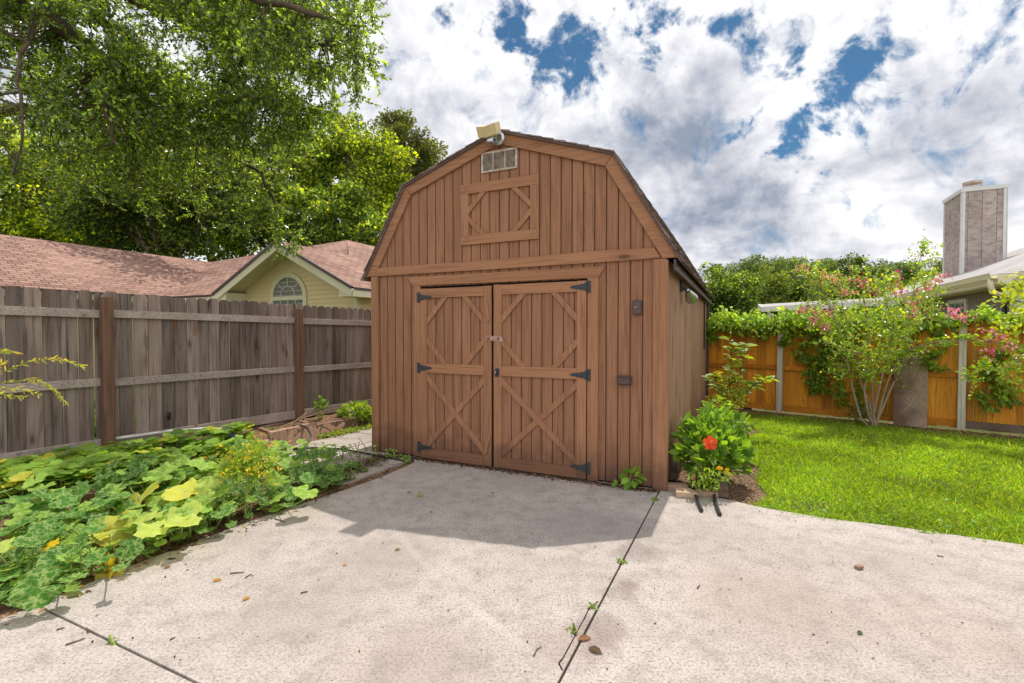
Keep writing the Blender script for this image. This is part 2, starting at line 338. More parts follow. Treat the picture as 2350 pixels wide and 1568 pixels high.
def mk_osb():
    m, nt, b = newmat('pressed_strand_board', .9, .1); p = coords(nt)
    vo = nd(nt, 'ShaderNodeTexVoronoi', {'Vector': vmth(nt, 'ADD', p, vmth(nt, 'SCALE', nd(nt, 'ShaderNodeTexNoise', {'Vector': p, 'Scale': 12.}).outputs[1]).outputs[0]).outputs[0], 'Scale': 34.})
    n = nd(nt, 'ShaderNodeTexNoise', {'Vector': p, 'Scale': 3., 'Detail': 6.})
    c = mixc(nt, nd(nt, 'ShaderNodeSeparateColor', {0: vo.outputs['Color']}).outputs[0], (.50, .37, .28), (.16, .105, .08))
    c = mixc(nt, mapr(nt, n.outputs[0], .4, .65), c, (.16, .105, .08)); nt.links.new(c, b.inputs['Base Color']); bump(nt, b, vo.outputs['Distance'], .6, .005); return m
MT['osb'] = mk_osb()
def mk_concrete(name, c1, c2, speck=(.13, .11, .10), dust=.5):
    m, nt, b = newmat(name, .92, .15); p = coords(nt)
    a = nd(nt, 'ShaderNodeTexNoise', {'Vector': p, 'Scale': .9, 'Detail': 7., 'Roughness': .6, 'Distortion': .5})
    f = nd(nt, 'ShaderNodeTexNoise', {'Vector': p, 'Scale': 70., 'Detail': 5., 'Roughness': .75})
    g = nd(nt, 'ShaderNodeTexNoise', {'Vector': p, 'Scale': 6., 'Detail': 9., 'Roughness': .75})
    c = mixc(nt, mapr(nt, a.outputs[0], .38, .66), c1, c2)
    c = mixc(nt, mapr(nt, g.outputs[0], .46, .64, 0, .62), c, (.25, .222, .195))
    c = mixc(nt, mapr(nt, f.outputs[0], .47, .62, 0, .66), c, speck)
    s = nd(nt, 'ShaderNodeTexVoronoi', {'Vector': p, 'Scale': 150.})
    sp = mth(nt, 'MULTIPLY', mapr(nt, s.outputs['Distance'], .3, .2), mth(nt, 'LESS_THAN', nd(nt, 'ShaderNodeSeparateColor', {0: s.outputs['Color']}).outputs[0], .10))
    c = mixc(nt, mth(nt, 'MULTIPLY', sp, .6), c, (.62, .58, .53))
    s3 = nd(nt, 'ShaderNodeTexVoronoi', {'Vector': p, 'Scale': 22.})
    sp3 = mth(nt, 'MULTIPLY', mapr(nt, s3.outputs['Distance'], .14, .07), mth(nt, 'LESS_THAN', nd(nt, 'ShaderNodeSeparateColor', {0: s3.outputs['Color']}).outputs[0], .22))
    c = mixc(nt, mth(nt, 'MULTIPLY', sp3, .75), c, (.12, .085, .065))
    # stains with places of their own: darker grey patch before the doors, rusty patches, dust by the joint
    px = nd(nt, 'ShaderNodeMapping', {0: p}).outputs[0]
    wn = nd(nt, 'ShaderNodeTexNoise', {'Vector': p, 'Scale': 2.6, 'Detail': 6., 'Roughness': .65})
    wp = vmth(nt, 'ADD', px, vmth(nt, 'MULTIPLY', vmth(nt, 'SUBTRACT', wn.outputs[1], (.5, .5, .5)).outputs[0], (.7, .7, 0)).outputs[0]).outputs[0]
    for (x, y, r, col, st) in [(.55, 3.85, .60, (.24, .21, .195), .40), (.95, 3.8, .4, (.22, .195, .18), .3), (1.5, 2.75, .7, (.30, .22, .185), .3), (2.3, 2.5, .6, (.30, .22, .185), .25), (-.5, 2.2, .6, (.27, .21, .18), .3), (-1.6, 4.9, .4, (.3, .22, .17), .25), (.0, 4.9, .5, (.34, .30, .28), .2), (.9, 3.4, .22, (.16, .13, .12), .5), (.62, 2.9, .2, (.17, .12, .11), .55), (.45, 2.5, .2, (.17, .12, .11), .5), (-.9, 3.3, .6, (.27, .22, .2), .4), (-1.2, 2.6, .5, (.28, .23, .2), .35), (2.6, 3.2, .5, (.30, .24, .21), .3), (.3, 2.3, .25, (.2, .13, .11), .35)]:
        d = vmth(nt, 'DISTANCE', wp, (x, y, 0)).outputs['Value']; c = mixc(nt, mapr(nt, d, r, r * .25, 0, st, True), c, col)
    ring = vmth(nt, 'DISTANCE', vmth(nt, 'MULTIPLY', p, (1, 1, 0)).outputs[0], (ARC[0], ARC[1], 0)).outputs['Value']
    rr = mth(nt, 'ABSOLUTE', mth(nt, 'SUBTRACT', ring, ARC[2])); rm = mth(nt, 'MULTIPLY', mapr(nt, rr, .045, .005, 0, .16, True), mapr(nt, g.outputs[0], .35, .5))
    c = mixc(nt, rm, c, (.60, .54, .50))
    nt.links.new(c, b.inputs['Base Color']); bump(nt, b, f.outputs[0], .35, .004)
    return m
def circ3(a, b, c):
    ax, ay, bx, by, cx, cy = a[0], a[1], b[0], b[1], c[0], c[1]; d = 2 * (ax * (by - cy) + bx * (cy - ay) + cx * (ay - by))
    ux = ((ax * ax + ay * ay) * (by - cy) + (bx * bx + by * by) * (cy - ay) + (cx * cx + cy * cy) * (ay - by)) / d
    uy = ((ax * ax + ay * ay) * (cx - bx) + (bx * bx + by * by) * (ax - cx) + (cx * cx + cy * cy) * (bx - ax)) / d
    return ux, uy, math.hypot(ax - ux, ay - uy)
ARC = circ3(G(872, 1150), G(965, 1285), G(1275, 1535))
MT['concrete'] = mk_concrete('concrete', (.485, .428, .385), (.40, .348, .31))
MT['paver'] = plain('concrete_paver', (.44, .38, .335), .9, .1, scale=4, c2=(.33, .28, .24), bmp=.3)
def mk_soil(name, c1, c2, c3):
    m, nt, b = newmat(name, .95, .1); p = coords(nt)
    a = nd(nt, 'ShaderNodeTexNoise', {'Vector': p, 'Scale': 30., 'Detail': 8., 'Roughness': .7}); v = nd(nt, 'ShaderNodeTexVoronoi', {'Vector': p, 'Scale': 55.})
    c = mixc(nt, mapr(nt, a.outputs[0], .35, .65), c1, c2); c = mixc(nt, mth(nt, 'MULTIPLY', nd(nt, 'ShaderNodeSeparateColor', {0: v.outputs['Color']}).outputs[0], .5), c, c3)
    nt.links.new(c, b.inputs['Base Color']); bump(nt, b, a.outputs[0], .8, .02); return m
MT['soil'] = mk_soil('soil', (.11, .065, .042), (.19, .115, .075), (.30, .19, .12))
MT['ground'] = mk_soil('turf_soil', (.07, .10, .022), (.075, .06, .03), (.10, .15, .03))
def shingles(name, c1, c2, mortar, sx, sy, axis='UV'):
    m, nt, b = newmat(name, .9, .15); uvn = nd(nt, 'ShaderNodeUVMap', uv_map='roof').outputs[0]
    br = nd(nt, 'ShaderNodeTexBrick', {'Vector': uvn, 'Color1': (*c1, 1), 'Color2': (*c2, 1), 'Mortar': (*mortar, 1), 'Scale': 1., 'Mortar Size': .014, 'Mortar Smooth': .2, 'Bias': 0., 'Brick Width': sx, 'Row Height': sy}, offset=.37)
    n = nd(nt, 'ShaderNodeTexNoise', {'Vector': coords(nt), 'Scale': 60., 'Detail': 3.}); n2_ = nd(nt, 'ShaderNodeTexNoise', {'Vector': coords(nt), 'Scale': .8, 'Detail': 5.})
    c = mixc(nt, mapr(nt, n.outputs[0], .3, .7, 0, .35), br.outputs[0], tuple(x * .7 for x in c2))
    c = mixc(nt, mapr(nt, n2_.outputs[0], .4, .7, 0, .35), c, tuple(x * 1.25 for x in c1))
    nt.links.new(c, b.inputs['Base Color']); bump(nt, b, br.outputs['Fac'], .6, .01).invert = True
    return m
MT['redroof'] = shingles('red_shingles', (.40, .245, .19), (.22, .125, .10), (.06, .035, .03), .30, .14)
MT['grayroof'] = shingles('grey_shingles', (.44, .42, .40), (.36, .34, .33), (.26, .24, .23), .45, .16)
MT['shedroof'] = plain('brown_shingles', (.27, .215, .19), .95, .1, scale=60, c2=(.12, .085, .075), bmp=1.)
def glassm():
    m, nt, b = newmat('window_glass', .06, .8); b.inputs['Base Color'].default_value = (.10, .15, .15, 1)
    n = nd(nt, 'ShaderNodeTexNoise', {'Vector': coords(nt), 'Scale': 4.}); c = mixc(nt, n.outputs[0], (.07, .12, .12), (.20, .26, .25)); nt.links.new(c, b.inputs['Base Color']); return m
MT['glass'] = glassm()
MT['lap'] = plain('cream_siding', (.84, .70, .40), .7, .2, scale=1.5, var=.05)
MT['soffit'] = plain('cream_soffit', (.70, .64, .42), .7, .2, scale=2, var=.04)
MT['taupe'] = wood('taupe_siding', (.50, .42, .38), (.40, .33, .295), (.17, .125, .11), stretch=(3, 3, 6), dirt=.55, dirtcol=(.09, .07, .06))
MT['taupe2'] = wood('taupe_wall', (.30, .265, .23), (.26, .225, .195), (.2, .17, .15), stretch=(12, 12, 1), rough=.8)
# ================================================================== terrain
F1 = np.array([-4.50, 5.33]); FDIR = nrm([.5, .866])       # left fence line
E1 = np.array([-2.77, 2.6]); EDIR = nrm([.44, .898])       # patio edge by the bed
def dE(x, y): return (x - E1[0]) * -EDIR[1] + (y - E1[1]) * EDIR[0]
def dF(x, y): return (x - F1[0]) * FDIR[1] - (y - F1[1]) * FDIR[0]
def sst(a, b, x): t = np.clip((x - a) / (b - a), 0, 1); return t * t * (3 - 2 * t)
def T(x, y):
    x = np.asarray(x, float); y = np.asarray(y, float)
    e, f = dE(x, y), dF(x, y)
    slope = .20 * sst(.05, 1.9, e)
    m = sst(4.8, 5.5, y)
    bed = np.where(f < .50, .17, -.035)
    z = np.where(e > 0, -.02 + slope * (1 - m) + (bed + .02) * m, -.07)
    z = np.where(f < 0, .22, z)
    lawn = (x - 1.3 > 0) & (y > 2.0)
    z = np.where(lawn & (e <= 0), -.03, z)
    return z
def Gt(u, v, h=0.):
    z = .05
    for _ in range(12): p = G(u, v, z + h); z = .5 * z + .5 * float(T(p[0], p[1]))
    p = G(u, v, z + h); p[2] = z + h; return p
# patio outline
LAWN = [(1.60, 4.72), (1.91, 4.53), (2.22, 4.25), (2.63, 4.0), (3.05, 3.84), (3.74, 3.5), (4.6, 3.0), (6.2, 2.0), (9, .6), (12, -3)]
SH = np.array([-1.804, 6.268]); SA = R(-25.3)
sx = np.array([math.cos(SA), math.sin(SA)]); sy = np.array([-math.sin(SA), math.cos(SA)])
def shw(x, y): p = SH + sx * x + sy * y; return (p[0], p[1])
PATIO = [(-3.6, -4), (-3.2, 1.2), (-2.95, 2.1), (-2.70, 2.75), (-2.50, 3.25), (-2.17, 3.92), (-1.72, 4.62), (-1.40, 5.15), (-1.16, 5.75), shw(.60, .03), shw(3.60, .03)] + LAWN + [(12, -4)]
def clip(poly, p, n):    # keep side where (q-p).n >= 0
    out = []; k = len(poly); p = np.array(p); n = np.array(n)
    for i in range(k):
        a, b = np.array(poly[i]), np.array(poly[(i + 1) % k]); da, db = (a - p) @ n, (b - p) @ n
        if da >= 0: out.append(tuple(a))
        if (da >= 0) != (db >= 0): out.append(tuple(a + (b - a) * da / (da - db)))
    return out
JA = np.array([1.36, 4.53]); JAd = nrm([-1.155, -2.42]); JAn = np.array([-JAd[1], JAd[0]])   # joint running to the camera
JB = np.array([-2.67, 2.705]); JBd = nrm([1.287, -.60]); JBn = np.array([-JBd[1], JBd[0]])
g_ = .006
if JAn[0] < 0: JAn = -JAn
if JBn[1] < 0: JBn = -JBn
mb = MB()
right_ = clip(PATIO, JA + JAn * g_, JAn); left_ = clip(PATIO, JA - JAn * g_, -JAn)
for poly in (right_, clip(left_, JB + JBn * g_, JBn), clip(left_, JB - JBn * g_, -JBn)):
    mb.zprism(poly, -.12, 0)
tag(mb.build('patio', MT['concrete'], bevel=.004), kind='structure')
# hairline crack branching off the joint
cr_px = [(1373, 1380), (1352, 1400), (1342, 1422), (1330, 1440), (1318, 1462), (1310, 1478), (1300, 1500), (1289, 1512), (1284, 1522), (1288, 1538)]
mb = MB(); prev = None
for i, (u, v) in enumerate(cr_px):
    p = G(u, v, .002) + np.array([random.uniform(-.006, .006), 0, 0])
    if prev is not None: mb.bar(prev, p, .004 + .003 * random.random(), .002, (0, 0, 1))
    prev = p
mb.build('patio_crack', MT['dark'])
tag(bpy.data.objects['patio_crack'], kind='structure')
# ground
xs = np.unique(np.concatenate([np.linspace(-400, -14, 20), np.arange(-14, 14, .16), np.linspace(14, 400, 20)]))
ys = np.unique(np.concatenate([np.linspace(-60, -1, 8), np.arange(-1, 14, .16), np.linspace(14, 700, 30)]))
XX, YY = np.meshgrid(xs, ys); ZZ = T(XX, YY)
gv = np.stack([XX, YY, ZZ], -1).reshape(-1, 3); nx = len(xs)
gf = [(j * nx + i, j * nx + i + 1, (j + 1) * nx + i + 1, (j + 1) * nx + i) for j in range(len(ys) - 1) for i in range(nx - 1)]
RFO = np.array([5.23, 9.41]); RFD = nrm([.754, -.657]); RFN = np.array([RFD[1], -RFD[0]])   # right fence; RFN points to our yard
me = bpy.data.meshes.new('ground'); me.from_pydata(gv.tolist(), [], gf); me.materials.append(MT['ground']); me.materials.append(MT['soil'])
mi = []
for f in gf:
    c = gv[list(f)].mean(0); e, ff = dE(c[0], c[1]), dF(c[0], c[1]); rf = (c[:2] - RFO) @ RFN
    q = np.array([c[0] - SH[0], c[1] - SH[1]]); lx, ly = q @ sx, q @ sy
    soil = (e > -.35 and ff > -.02 and c[1] > 1) or (-.1 < rf < .55 and c[0] > 2) or (3.55 < lx < 4.55 and -.3 < ly < 6.5) or (-2 < lx < 4.5 and -.3 < ly < 6.5)
    mi.append(1 if soil else 0)
me.polygons.foreach_set('material_index', mi); me.polygons.foreach_set('use_smooth', [True] * len(gf))
o = bpy.data.objects.new('ground', me); COL.objects.link(o); tag(o, kind='structure')
# paver path beside the shed
mb = MB(); ps = .405; eN = np.array([-EDIR[1], EDIR[0]]); fN = np.array([FDIR[1], -FDIR[0]])
for i in range(-7, 3):
    for j in range(-4, 18):
        x0, y0 = -.02 + (i - 1) * ps, .02 + j * ps
        if x0 > -.1 and y0 > -.1: continue
        c = shw(x0 + ps / 2, y0 + ps / 2)
        if c[1] < 4.9: continue
        poly = [shw(x0 + .006, y0 + .006), shw(x0 + ps - .006, y0 + .006), shw(x0 + ps - .006, y0 + ps - .006), shw(x0 + .006, y0 + ps - .006)]
        poly = clip(poly, E1 + eN * .085, eN); 
        if len(poly) > 2: poly = clip(poly, F1 + fN * .66, fN)
        if len(poly) < 3: continue
        h = random.uniform(-.005, .005); t = random.uniform(.88, 1.06); mb.zprism(poly, -.06, -.004 + h, (t, t, t))
tag(mb.build('path', MT['paver'], bevel=.004), kind='structure')
# ================================================================== shed
shed = thing('garden_shed', 'brown wooden barn-style shed with gambrel roof and double doors on the concrete patio', 'shed', (SH[0], SH[1], 0), SA)
SW, SD = 3.65, 6.25; CX = 1.84
XE, ZE, XK, ZK, ZP = -.095, 2.235, .55, 3.335, 3.785
def mir(x): return 2 * CX - x
OUT = [(XE, ZE), (XK, ZK), (CX, ZP), (mir(XK), ZK), (mir(XE), ZE)]
def topz(x):
    for (a, za), (b, zb) in zip(OUT[:-1], OUT[1:]):
        if a <= x <= b: return za + (zb - za) * (x - a) / (b - a) - .02
    return ZE
def rt(lo=.90, hi=1.08): return (random.random(), random.random(), random.uniform(lo, hi))
DX0, DX1, DZ = .765, 2.868, 2.115
def planks(mb, x0, x1, zb, zt, y0, y1, step=.1225, phase=0., gap=.0135, c=None, m=0):
    x = x0 + phase
    if phase: xs_ = [x0, x]
    else: xs_ = [x0]
    while x < x1 - 1e-4:
        x = min(x + step, x1); xs_.append(x)
    for a, b in zip(xs_[:-1], xs_[1:]):
        if b - a < .02: continue
        a2, b2 = a + gap / 2, b - gap / 2
        zb_ = zb((a + b) / 2) if callable(zb) else zb
        if callable(zt):
            br = [q for q in (XK, CX, mir(XK)) if a2 < q < b2]
            top = [(q, zt(q)) for q in [b2] + br[::-1] + [a2]]
        else: top = [(b2, zt), (a2, zt)]
        mb.prism([(a2, zb_), (b2, zb_)] + top, y0, y1, c or rt(.93, 1.05), m)
mb = MB()
planks(mb, 0, SW, lambda x: (DZ - .01 if DX0 - .06 < x < DX1 + .06 else .02), topz, 0, .012)
mb.prism([(0, .02), (SW, .02), (SW, topz(SW)), (mir(XK), ZK - .02), (CX, ZP - .02), (XK, ZK - .02), (0, topz(0))], .009, .09, (.3, .3, .42))
mb.build('front_wall', MT['siding'], shed)
mb = MB(); mb.box(DX0 - .01, DX1 + .01, .0035, .0085, .01, DZ); mb.build('doorway_shade', MT['dark'], shed)  # dark panel stands in for the shade in the gaps around the doors
# side walls and back
mb = MB(); st = .1225; n_ = int(SD / st)
for i in range(n_ + 1):
    a, b = .10 + i * st + .004, min(.10 + (i + 1) * st - .004, SD)
    if b - a > .02: mb.box(SW - .012, SW, a, b, .03, 2.28, rt(.85, 1.1))
mb.box(SW - .08, SW - .009, .09, SD, .02, 2.28, (.5, .5, .55))
mb.build('side_wall', MT['sidew'], shed, world=False)
mb = MB(); mb.box(0, .08, .09, SD, .02, 2.28); mb.build('side_wall', MT['sidew'], shed)
mb = MB(); mb.prism([(0, .02), (SW, .02), (SW, topz(SW)), (mir(XK), ZK - .03), (CX, ZP - .03), (XK, ZK - .03), (0, topz(0))], SD - .05, SD); mb.build('back_wall', MT['sidew'], shed)
# splits in the old side wall
for (y, z0, l) in [(.55, 1.15, .5), (.9, .75, .35), (1.6, .95, .3), (2.3, 1.35, .3), (1.25, .5, .4), (2.9, .7, .35), (3.4, 1.1, .35), (1.9, 1.6, .25), (.75, 1.75, .2), (2.6, .35, .3)]:
    MB().add([(SW + .0015, y, z0), (SW + .0015, y + .018, z0 + l * .5), (SW + .0015, y + .003, z0 + l), (SW + .0015, y - .008, z0 + l * .4)], [(0, 1, 2, 3)]).build('wood_split', MT['dark'], shed)
mb = MB()
for (xx, zz) in [(x0_ + d_, z0_ + e_) for x0_ in (1.40, 2.26) for d_ in (0, .04) for z0_ in (2.62, 3.2) for e_ in (-.02, .02)] + [(q, z) for q in (.40, .88, 1.37, 2.35, 2.84, 3.32) for z in (.5, .9, 1.3, 1.7, 2.0, 2.6, 3.0) if not (.6 < q < 3.0 and z < 2.3) and topz(q) > z + .1]: mb.obox((xx + random.uniform(-.01, .01), -.0005 if not (1.38 < xx < 2.32 and zz > 2.5) else -.0245, zz), (.0035, 0, 0), (0, .0008, 0), (0, 0, .0035))
mb.build('nail_heads', MT['dark'], shed)
# corner posts, band, header, jambs
mb = MB(); mb.box(3.535, 3.655, -.028, -.001, .0, 2.262, (.2, .7, 1.0)); mb.box(SW + .001, SW + .022, -.028, .085, .0, 2.25, (.5, .2, .98)); mb.build('corner_board', MT['trimv'], shed, bevel=.003)
mb = MB(); mb.box(-.004, .105, -.026, -.001, .0, 2.262, (.6, .1, .96)); mb.build('corner_board', MT['trimv'], shed, bevel=.003)
mb = MB()
mb.prism([(.035, 2.265), (1.95, 2.262), (3.56, 2.27), (3.60, 2.27), (3.545, 2.372), (2.9, 2.385), (2.5, 2.377), (1.9, 2.373), (.085, 2.368)], -.027, -.001, (.3, .9, 1.03)); mb.build('band_board', MT['trimh'], shed, bevel=.003)
mb = MB(); mb.prism([(.655, 2.118), (2.985, 2.112), (3.055, 2.222), (.585, 2.23)], -.029, -.001, (.8, .3, 1.03)); mb.build('door_header', MT['trimh'], shed, bevel=.003)
mb = MB(); mb.box(.665, DX0, -.026, -.001, .02, 2.116, (.1, .3, 1.)); mb.build('door_jamb', MT['trimv'], shed, bevel=.003)
mb = MB(); mb.box(DX1 + .004, 2.985, -.026, -.001, .0, 2.111, (.7, .3, 1.02)); mb.build('door_jamb', MT['trimv'], shed, bevel=.003)
# rake boards
def off_line(p, q, d):
    p, q = np.array(p), np.array(q); t = nrm(q - p); n = np.array([t[1], -t[0]]); return p + n * d, q + n * d
def isect(a, b):
    (p, p2), (q, q2) = a, b; r = p2 - p; s = q2 - q; t = np.cross(q - p, s) / np.cross(r, s); return p + r * t
RWd = .118; segs = [off_line(OUT[i], OUT[i + 1], RWd) for i in range(4)]
inn = [None] * 5; inn[1] = isect(segs[0], segs[1]); inn[2] = isect(segs[1], segs[2]); inn[3] = isect(segs[2], segs[3])
hz = (np.array([-1., 2.265]), np.array([5., 2.265])); inn[0] = isect(segs[0], hz); inn[4] = isect(segs[3], hz)
ot = [np.array(p) for p in OUT]
o0 = isect((ot[0], ot[1]), hz); o4 = isect((ot[3], ot[4]), hz)
for i, quad in enumerate([(o0, ot[1], inn[1], inn[0]), (ot[1], ot[2], inn[2], inn[1]), (ot[2], ot[3], inn[3], inn[2]), (ot[3], o4, inn[4], inn[3])]):
    q = [tuple(p) for p in quad]; cpt = np.mean(quad, 0); q = [tuple(np.array(p) + (cpt - np.array(p)) * .004) for p in q]
    MB().prism(q, -.031, -.0, rt(.96, 1.05)).build('rake_board', MT['trimh'], shed, bevel=.003)
# roof
rf = MB(); 
for i in range(4):
    p, q = ot[i], ot[i + 1]; t = nrm(q - p); n = np.array([-t[1], t[0]]);
    if n[1] < 0: n = -n
    pp = p - (t * .02 if i == 0 else 0); qq = q + (t * .02 if i == 3 else 0)
    rf.prism([tuple(pp), tuple(qq), tuple(qq + n * .022), tuple(pp + n * .022)], -.055, SD + .06, (.9, .8, .8))
    up = i < 2; lo_, hi_ = (pp, qq) if up else (qq, pp); d = nrm(hi_ - lo_); Ln = np.linalg.norm(hi_ - lo_); k = int(Ln / .137) + 1
    for j in range(k):
        a = lo_ + d * (j * Ln / k - .012); b_ = lo_ + d * min((j + 1) * Ln / k + .03, Ln)
        y = -.075 + random.uniform(-.01, .01)
        while y < SD + .06:
            ln = random.choice([.14, .17, .30, .24]); y2 = min(y + ln, SD + .07); tt = random.uniform(.6, 1.5)
            h0, h1 = .034 + random.uniform(0, .008), .026
            pts = [(*a, h0 + .0), (*b_, h1)]
            a0 = a + n * .020; a1 = a + n * h0; b0 = b_ + n * .020; b1 = b_ + n * h1
            rf.prism([tuple(a0), tuple(b0), tuple(b1), tuple(a1)], y + .003, y2, (tt, tt * .97, tt * .95)); y = y2
rf.build('roof', MT['shedroof'], shed)
mb = MB(); mb.box(mir(XE) - .055, mir(XE) - .03, .0, SD + .04, ZE - .085, ZE + .02); mb.build('fascia', MT['pipebrown'], shed)
mb = MB(); mb.add([(SW, 0.0, ZE + .02), (SW, SD, ZE + .02), (mir(XE) - .05, SD, ZE - .04), (mir(XE) - .05, 0.0, ZE - .04)], [(0, 1, 2, 3)]); mb.build('soffit', MT['sidew'], shed)
# vent and loft panel
mb = MB(); x0, x1, z0, z1 = 1.615, 2.065, 3.365, 3.595
for a, b, c, d in ((x0, x1, z1 - .022, z1), (x0, x1, z0, z0 + .022), (x0, x0 + .022, z0 + .023, z1 - .023), (x1 - .022, x1, z0 + .023, z1 - .023), (x0 + .145, x0 + .157, z0 + .023, z1 - .023), (x0 + .295, x0 + .307, z0 + .023, z1 - .023)): mb.box(a, b, -.018, -.0005, c, d)
mb.box(x0 + .02, x1 - .02, -.004, -.001, z0 + .02, z1 - .02, (.5, .48, .45))
for k in range(14):
    z = z0 + .03 + k * .0128
    mb.add([(x0 + .022, -.014, z), (x1 - .022, -.014, z), (x1 - .022, -.004, z + .010), (x0 + .022, -.004, z + .010)], [(0, 1, 2, 3)], (1, 1, 1))
mb.build('gable_vent', MT['ventm'], shed)
lf = MB(); y0, y1 = -.024, -.0005
lf.box(1.34, 2.325, y0, y1, 3.152, 3.262, (.3, .2, 1.05), 1); lf.box(1.34, 2.325, y0, y1, 2.565, 2.672, (.5, .8, 1.06), 1)
lf.box(1.343, 1.443, y0 + .001, y1, 2.674, 3.150, (.1, .8, 1.06), 0); lf.box(2.222, 2.322, y0 + .001, y1, 2.674, 3.150, (.9, .1, 1.03), 0)
for (ax, az, bx, bz) in ((1.443, 2.99, 1.60, 3.15), (2.222, 2.99, 2.07, 3.15), (1.443, 2.83, 1.60, 2.674), (2.222, 2.83, 2.07, 2.674)):
    sg = 1 if bx > ax else -1; sz_ = 1 if bz > az else -1; w_ = .072
    lf.prism([(ax, az), (bx, bz), (bx + sg * w_ * 0, bz), (bx + sg * w_, bz), (ax, az - sz_ * w_)], y0 + .002, y1, rt(.98, 1.06), 0) if sz_ > 0 or True else None
lf.build('loft_panel', [MT['trimv'], MT['trimh']], shed)
# doors
def brace(mb, x0, z0, x1, z1, w, y0, y1):     # strip clipped to upright ends
    dx, dz = x1 - x0, z1 - z0; h = w * math.hypot(dx, dz) / abs(dx) / 2
    mb.prism([(x0, z0 - h), (x1, z1 - h), (x1, z1 + h), (x0, z0 + h)], y0, y1, rt(.98, 1.06), 1)
def corner_brace(mb, x, z, sxg, szg, a=.215, b=.235, w=.062, y0=0, y1=0):
    k = w * 1.414
    mb.prism([(x, z + szg * b), (x + sxg * a, z), (x + sxg * (a + k * .9), z), (x, z + szg * (b + k))], y0, y1, rt(.98, 1.06), 1)
def door(x0, x1, zt, label):
    d = MB(); sw = .098; z0 = .018
    planks(d, x0 + .01, x1 - .01, z0, zt - .004, -.016, -.002, phase=.08)
    d.box(x0 + .005, x1 - .005, -.009, -.001, z0, zt - .004, (.3, .3, .42))
    a, b = -.036, -.0155
    d.box(x0, x0 + sw, a, b, z0, zt, rt(.98, 1.05), 1); d.box(x1 - sw, x1, a, b, z0, zt, rt(.98, 1.05), 1)
    xi, xj = x0 + sw + .002, x1 - sw - .002
    d.box(xi, xj, a - .001, b, zt - .112, zt - .003, rt(1., 1.06), 2)
    d.box(xi, xj, a - .001, b, 1.058, 1.170, rt(1., 1.06), 2)
    d.box(xi, xj, a - .001, b, z0, z0 + .118, rt(.9, 1.0), 3)
    c, e = -.034, -.0158
    for s_, q in ((1, xi), (-1, xj)):
        corner_brace(d, q, zt - .114, s_, -1, y0=c, y1=e); corner_brace(d, q, 1.172, s_, 1, y0=c, y1=e)
    brace(d, xi, 1.0, xj, .18, .062, c, e)
    # the other diagonal in two pieces
    brace(d, xi, .18, xj, 1.0, .062, c + .004, e)
    return tag(d.build('door', [MT['siding'], MT['trimv'], MT['trimh'], MT['trimb']], shed), label)
dl = door(.771, 1.752, 2.078, None); dr = door(1.782, 2.862, 2.085, None)
for (x, z, zz) in ((1.70, 1.78, 1), (1.70, .27, -1)):
    w_ = .055
    MB().prism([(x - .03, z + .10), (x + .005, z + .13), (x + .04, z - .08), (x + .01, z - .125)] if zz > 0 else [(x - .04, z - .10), (x + .02, z + .13), (x + .045, z + .10), (x - .01, z - .13)], -.052, -.0365, rt()).build('wood_cleat', MT['trimv'], dl)
def hinge(x, z, s_, parent):
    h = MB(); y0, y1 = -.044, -.0375
    h.box(min(x, x - s_ * .042), max(x, x - s_ * .042), y0 + .008, y1 + .0095, z - .062, z + .062)
    h.prism([(x + s_ * .006, z - .045), (x + s_ * .006, z + .045), (x + s_ * .03, z + .032), (x + s_ * .155, z + .014), (x + s_ * .185, z), (x + s_ * .155, z - .014), (x + s_ * .03, z - .032)], y0, y1)
    h.tube([(x, -.044, z - .05), (x, -.044, z + .05)], .0075, 8)
    for q in (.05, .09, .14): h.tube([(x + s_ * q, -.0445, z), (x + s_ * q, -.048, z)], .006, 8)
    h.build('hinge', MT['black'], parent)
for z in (1.985, 1.125, .155): hinge(.766, z - (.01), 1, dl)
for z in (2.02, 1.105, .135): hinge(2.866, z, -1, dr)
l_ = MB(); l_.prism([(1.695, 1.455), (1.885, 1.445), (1.895, 1.46), (1.895, 1.49), (1.885, 1.50), (1.695, 1.51)], -.043, -.037); l_.tube([(1.765, -.044, 1.478), (1.765, -.062, 1.478)], .022, 12); l_.prism([(1.83, 1.472), (1.86, 1.472), (1.86, 1.482), (1.83, 1.482)], -.055, -.043, (.45, .3, .25)); l_.prism([(1.84, 1.46), (1.85, 1.46), (1.85, 1.495), (1.84, 1.495)], -.0552, -.0431, (.45, .3, .25))
l_.prism([(1.705, 1.462), (1.755, 1.460), (1.755, 1.50), (1.705, 1.502)], -.0505, -.043, (.55, .28, .2))
tag(l_.build('latch', MT['latch'], dl), 'white metal latch with rust stains')
k_ = MB(); k_.prism([(1.80, 1.045), (1.85, 1.05), (1.855, 1.14), (1.81, 1.145)], -.042, -.0365); k_.tube([(1.825, -.04, 1.10), (1.825, -.075, 1.10), (1.825, -.08, 1.10)], [.016, .022, .012], 12); k_.build('knob', MT['black'], dr)
k_ = MB(); k_.tube([(1.825, -.081, 1.10), (1.825, -.0835, 1.10)], .010, 10); k_.build('keyhole', MT['ventm'], dr)
